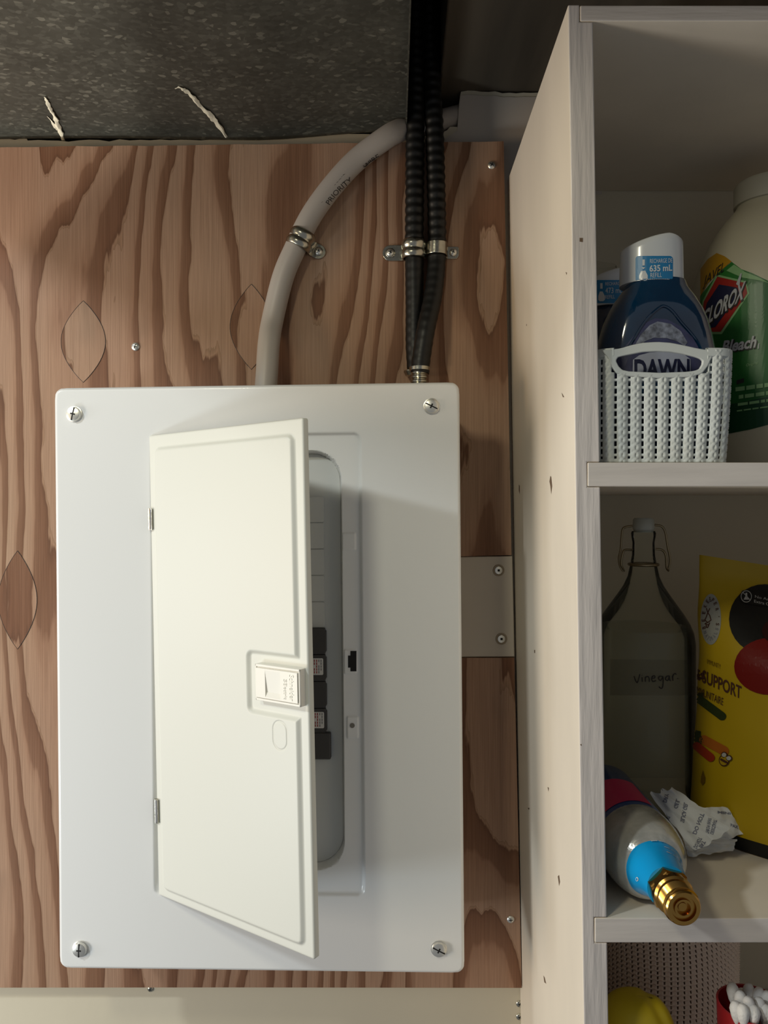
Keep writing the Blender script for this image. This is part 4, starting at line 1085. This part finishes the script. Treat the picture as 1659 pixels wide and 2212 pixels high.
# ---- gas cylinder lying on its side, valve towards us
ax = .1915; az = z3+.0315
cyl = thing('gas_cylinder', 'gas cylinder lying on the middle shelf, brass valve overhanging the edge', 'cylinder', (ax, -.12, z3))
AX = Vector((0, -1, 0))
def dd(d): return -(d-D)
mb = MB().lathe([(dd(.709), .018), (dd(.708), .027), (dd(.703), .0306), (dd(.598), .0306)], (ax, 0, az), AX, 56)
mb.build('wrap', mat('blue_shrink_wrap', (26, 62, 124), .3, coat=.5), cyl, smooth=50)
mb = MB()
def pf(u, v):
    a = math.radians(60+75*u); return Vector((ax+.0309*math.cos(a), -.235+.05*v, az+.0309*math.sin(a)))
mb.grid(14, 3, pf); mb.build('pink_patch', mat('pink_print', (190, 36, 84), .35), cyl, fixn=False)
dome = [(dd(.612), .0303), (dd(.600), .0312), (dd(.592), .0310), (dd(.584), .0302), (dd(.577), .0288), (dd(.571), .0266), (dd(.566), .0232), (dd(.5635), .0195), (dd(.560), .0170), (dd(.557), .014)]
mb = MB().lathe(dome, (ax, 0, az), AX, 64)
mb.build('shoulder', mat('silver_shrink_film', (182, 180, 172), .2, .25, bump=.5, bscale=(45,60,45), coat=.9, c2=(140, 138, 130), vscale=(30,30,30), bdist=.003), cyl, smooth=60)
slv = [(dd(.565), .0212), (dd(.562), .0200), (dd(.557), .0182), (dd(.550), .0166), (dd(.541), .0152), (dd(.536), .0146), (dd(.536), .010)]
mb = MB().lathe(slv, (ax, 0, az), AX, 56)
for q in mb.v: q += Vector((.0004*math.sin(q.y*700+q.x*300), 0, .0004*math.sin(q.y*600)))
sm_b = mb; mb.build('neck_sleeve', mat('cyan_sleeve', (0, 146, 206), .3, coat=.5, bump=.3, bscale=(60,60,60)), cyl, smooth=60, label='bright blue plastic neck sleeve')
s1_ = caster(sm_b.bvh(), .0004); mb = MB()
for r_, (a0, a1) in enumerate(((35, 100), (28, 80), (22, 72), (20, 66), (16, 60))):
    dpt = .5625-.0045*r_
    for a in range(a0, a1, 4):
        if (a//4+r_) % 4 == 0: continue
        rr_ = .0210-.0017*r_+ .0004; pts = []
        for aa, dq in ((a, 0), (a+3.4, 0), (a+3.4, .0011), (a, .0011)):
            t = math.radians(aa); pts.append(Vector((ax+rr_*math.cos(t), -(dd(dpt)+dq), az+rr_*math.sin(t))))
        mb.add(pts, [(0, 1, 2, 3)])
mb.build('sleeve_print', M['white'], cyl, smooth=0, fixn=False); mb = MB()
ln_pts = ell(1377, 1899, 3, 4.5, 14)
poly_decal(mb, ln_pts, s1_, 6, 0); poly_decal(mb, ell(1377, 1899, 1.6, 3, 12), caster(sm_b.bvh(), .0007), 6, 1)
mb.build('sleeve_mark', [M['white'], mat('cyan_print', (0, 130, 190), .4)], cyl, smooth=0, fixn=False)
mb = MB()
hexr = .0147
v = []; 
mb.lathe([(dd(.5385), .0132), (dd(.5365), hexr), (dd(.5285), hexr), (dd(.527), .0135)], (ax, 0, az), AX, 6)
mb.lathe([(dd(.530), .0134), (dd(.524), .0136), (dd(.5225), .0122), (dd(.5195), .0122)]+[(dd(.5195)+i*.0011, .0124-.0010*(i % 2)) for i in range(9)]+
         [(dd(.5093), .0116), (dd(.5075), .0116), (dd(.5064), .0107), (dd(.5064), .0082), (dd(.5085), .0078), (dd(.5085), .0062), (dd(.5068), .0060), (dd(.5068), .0046), (dd(.5100), .0042), (dd(.5100), .0030), (dd(.5090), .0028), (dd(.5090), .00001)], (ax, 0, az), AX, 56)
mb.build('brass_valve', M['brass'], cyl, smooth=35)

# ---- crumpled printed packets
pkm = mat('thin_white_paper', (206, 206, 202), .7, bump=.4, bscale=(90,90,90), bdist=.002)
def packet(label, quad, d, seed, thick=.004, text=None, amp=.006):
    mb = MB(); rr = random.Random(seed)
    ctr = [sum(q[0] for q in quad)/4, sum(q[1] for q in quad)/4]
    def base(u, v):
        a = [quad[0][i]*(1-u)+quad[1][i]*u for i in (0, 1)]; b = [quad[3][i]*(1-u)+quad[2][i]*u for i in (0, 1)]
        x, y = a[0]*(1-v)+b[0]*v, a[1]*(1-v)+b[1]*v; dq = [quad[i][2] for i in range(4)]
        dp = (dq[0]*(1-u)+dq[1]*u)*(1-v)+(dq[3]*(1-u)+dq[2]*u)*v
        p = P(x, y, dp); s__ = Vector((u*4+seed, v*4, seed*3))
        fold = abs(((u*2.3+v*1.1+seed*.37) % 1)-.5)
        p.y += amp*(noise.noise(s__)+.8*(fold-.25)); p.z += amp*.3*noise.noise(s__*1.7); 
        p.z = max(p.z, z3+.0012)
        return p
    nn = 22
    edge_ = lambda u, v: min(1, 6*min(u, 1-u, v, 1-v))
    mb.grid(nn, nn, lambda u, v: base(u, v)+Vector((0, -thick/2*edge_(u, v), 0)))
    fr = MB(); fr.v = list(mb.v); fr.f = list(mb.f)
    mb.grid(nn, nn, lambda u, v: base(u, v)+Vector((0, thick/2*edge_(u, v), 0)))
    zmin = min(q.z for q in mb.v)
    t = thing('desiccant_packet', label, 'packet', (mb.v[0].x, mb.v[0].y, z3), group=None)
    mb.build('paper', pkm, t, smooth=25, fixn=False)
    if text:
        m2 = MB(); fnc = caster(fr.bvh(), .0004)
        for s, o_, dx_, up_ in text: text_decal(m2, s, o_, dx_, up_, fnc, 5, 0, .03)
        m2.build('print', mat('packet_print', (112, 114, 128), .6), t, smooth=0)
packet('white printed paper packet, crumpled, leaning on the vinegar bottle', [(1404,1716,.668),(1452,1700,.672),(1578,1792,.628),(1500,1840,.632)], 0, 2, text=[
    ('DO NOT EAT', (1448, 1765), (-14, 40), (-9, -3)) , ('SILICA GEL', (1470, 1775), (8, -42), (8, 3)), ('DO NOT', (1496, 1800), (18, -44), (8, 3)), ('THROW AWAY', (1524, 1798), (6, -32), (7, 3)), ('DESICCANT', (1534, 1800), (8, -30), (7, 3)),
    ('DO NOT', (1498, 1830), (12, -22), (7, 4)), ('EAT', (1510, 1829), (8, -14), (7, 4)), ('DRY', (1432, 1732), (5, -18), (8, 2)), ('GEL', (1455, 1746), (6, -20), (8, 2))])
packet('white paper packet behind the crumpled one, corner pointing at the pouch', [(1498,1743,.662),(1572,1744,.668),(1606,1802,.660),(1530,1822,.650)], 0, 5, amp=.003, text=[('MINI', (1550, 1757), (28, 3), (0, -5)), ('PAX', (1578, 1785), (16, 5), (0, -6))])
packet('greyish paper packet lying lowest, under the two others', [(1474,1806,.652),(1592,1812,.655),(1584,1838,.652),(1486,1850,.650)], 0, 9, amp=.003, thick=.005)

# ================================================================== LOWER COMPARTMENT
ld = .70
wv = thing('woven_bin', 'taupe crocheted storage bin with open holes under the middle shelf', 'bin', (P(1440, 0, ld).x, ld-D, z4))
WX, WY = P(1425, 0, .73).x, .735-D
wr = .066
wtop = zf(2037)-.004-.0
M['knit'] = mat('taupe_yarn', (222, 202, 184), .85, bump=.5, bscale=(300,300,300))
nc, nr = 74, 46
def wf(u, v):
    a = 2*math.pi*u; cu = (u*nc) % 1; rv = (v*nr) % 1
    r = wr*(1+.08*math.sin(a*3+v*2)*v*.4)+.0011*math.sin(2*math.pi*v*nr)*1+.0006*math.cos(2*math.pi*u*nc)
    z = z4+.001+(wtop-.004-z4)*v - .012*v*math.sin(a+.6)**2
    x = WX+r*1.0*math.cos(a)+.0; y = WY-.0+r*.85*math.sin(a)
    return (x+.006*math.sin(v*3), y, z)
def wkeep(u, v):
    cu = (u*nc) % 1; rv = (v*nr) % 1
    return not (cu < .26 and .3 < rv < .76) or v > .98
mb = MB().grid(nc*4, nr*4, wf, keep=wkeep, closeu=True); mb.build('knit_wall', M['knit'], wv, smooth=70, solid=.001, fixn=False)
mb = MB().lathe([(.0006, wr*.85), (.0026, wr*.85)], (WX, WY, z4), n=40, sy=.8); mb.build('base', M['knit'], wv)
# yellow sponge-like scrubber
def bag():
    yx = .1935; yy = .615-D; zt_ = P(0, 2146, .618).z
    mb = MB()
    R1 = .0365
    def f_(u, v):
        a = 2*math.pi*u; th = math.pi*v; r = math.sin(th)**.55
        c, s__ = math.cos(a), math.sin(a)
        x = yx+R1*c*r; y = yy+.032*s__*r; z = z4+.0005+(zt_-z4)*(.5-.5*math.cos(th))
        cr = .0035*math.exp(-((x-yx-.012-(zt_-z)*.5)/.004)**2)*(1 if z > zt_-.05 else 0)
        return (x, y+(cr if s__ < 0 else 0), z-cr*.6)
    mb.grid(64, 40, f_, closeu=True); return mb
t = tag(bag().build('rubber_glove_ball', mat('yellow_rubber', (196, 172, 26), .45), smooth=180, subd=0), 'rounded yellow rubber item at the bottom edge, in front of the woven bin', 'ball'); t.name = 'yellow_ball'
# cotton swabs in a red cup
cupx = P(1625, 0, .60).x; cupy = .60-D; ctop = P(0, 2196, .585).z
mb = MB().lathe([(z4+.0004, .018), (z4+.002, .021), (ctop-.002, .026), (ctop, .0262), (ctop, .0246), (z4+.004, .0195), (z4+.004, .0001)], (cupx, cupy, 0), n=40)
tag(mb.build('swab_cup', mat('red_plastic', (150, 28, 34), .4), smooth=40), 'red cup holding cotton swabs at the bottom right corner', 'cup')
first = None; rr = random.Random(12)
spots = [(1583,2140,.600),(1600,2158,.590),(1618,2142,.605),(1617,2170,.585),(1640,2150,.600),(1640,2172,.588),(1657,2158,.596),(1590,2180,.584),(1605,2186,.580),(1628,2188,.581),(1652,2186,.585),(1672,2148,.604),(1680,2174,.59),(1604,2132+20,.612),(1668,2190,.582)]
cot = mat('cotton_white', (216, 212, 206), .9, bump=.6, bscale=(400,400,400)); stk = mat('swab_stick', (200, 196, 188), .5)
for i, (x, y, d_) in enumerate(spots):
    tip = P(x, y, d_); ft = Vector((cupx+(tip.x-cupx)*.25, cupy+(tip.y-cupy)*.25, z4+.006)); dirn = (tip-ft).normalized()
    Mx = dirn.to_track_quat('Z', 'Y').to_matrix().to_4x4(); Mx.translation = tip
    lab = 'white cotton swab standing in the red cup, lower right'
    if first is None:
        first = thing('cotton_swab', lab, 'swab', M=Mx, group='cotton swabs in the red cup')
        mb = MB(); mb.lathe([(-.0125, .0011), (-.011, .0020), (-.006, .0038), (0, .0048), (.003, .0041), (.0055, .0024), (.006, .0001)], (0,0,0), n=14); mb.v = [Mx @ q for q in mb.v]; mb.build('cotton_tip', cot, first, smooth=70)
        mb = MB(); mb.lathe([(-.100, .0011), (-.008, .0011)], (0,0,0), n=8); mb.v = [Mx @ q for q in mb.v]; mb.build('stick', stk, first, smooth=70)
    else:
        o = first.copy(); COL.objects.link(o); o.matrix_world = Mx
        for ch in list(first.children):
            c = ch.copy(); COL.objects.link(c); c.parent = o
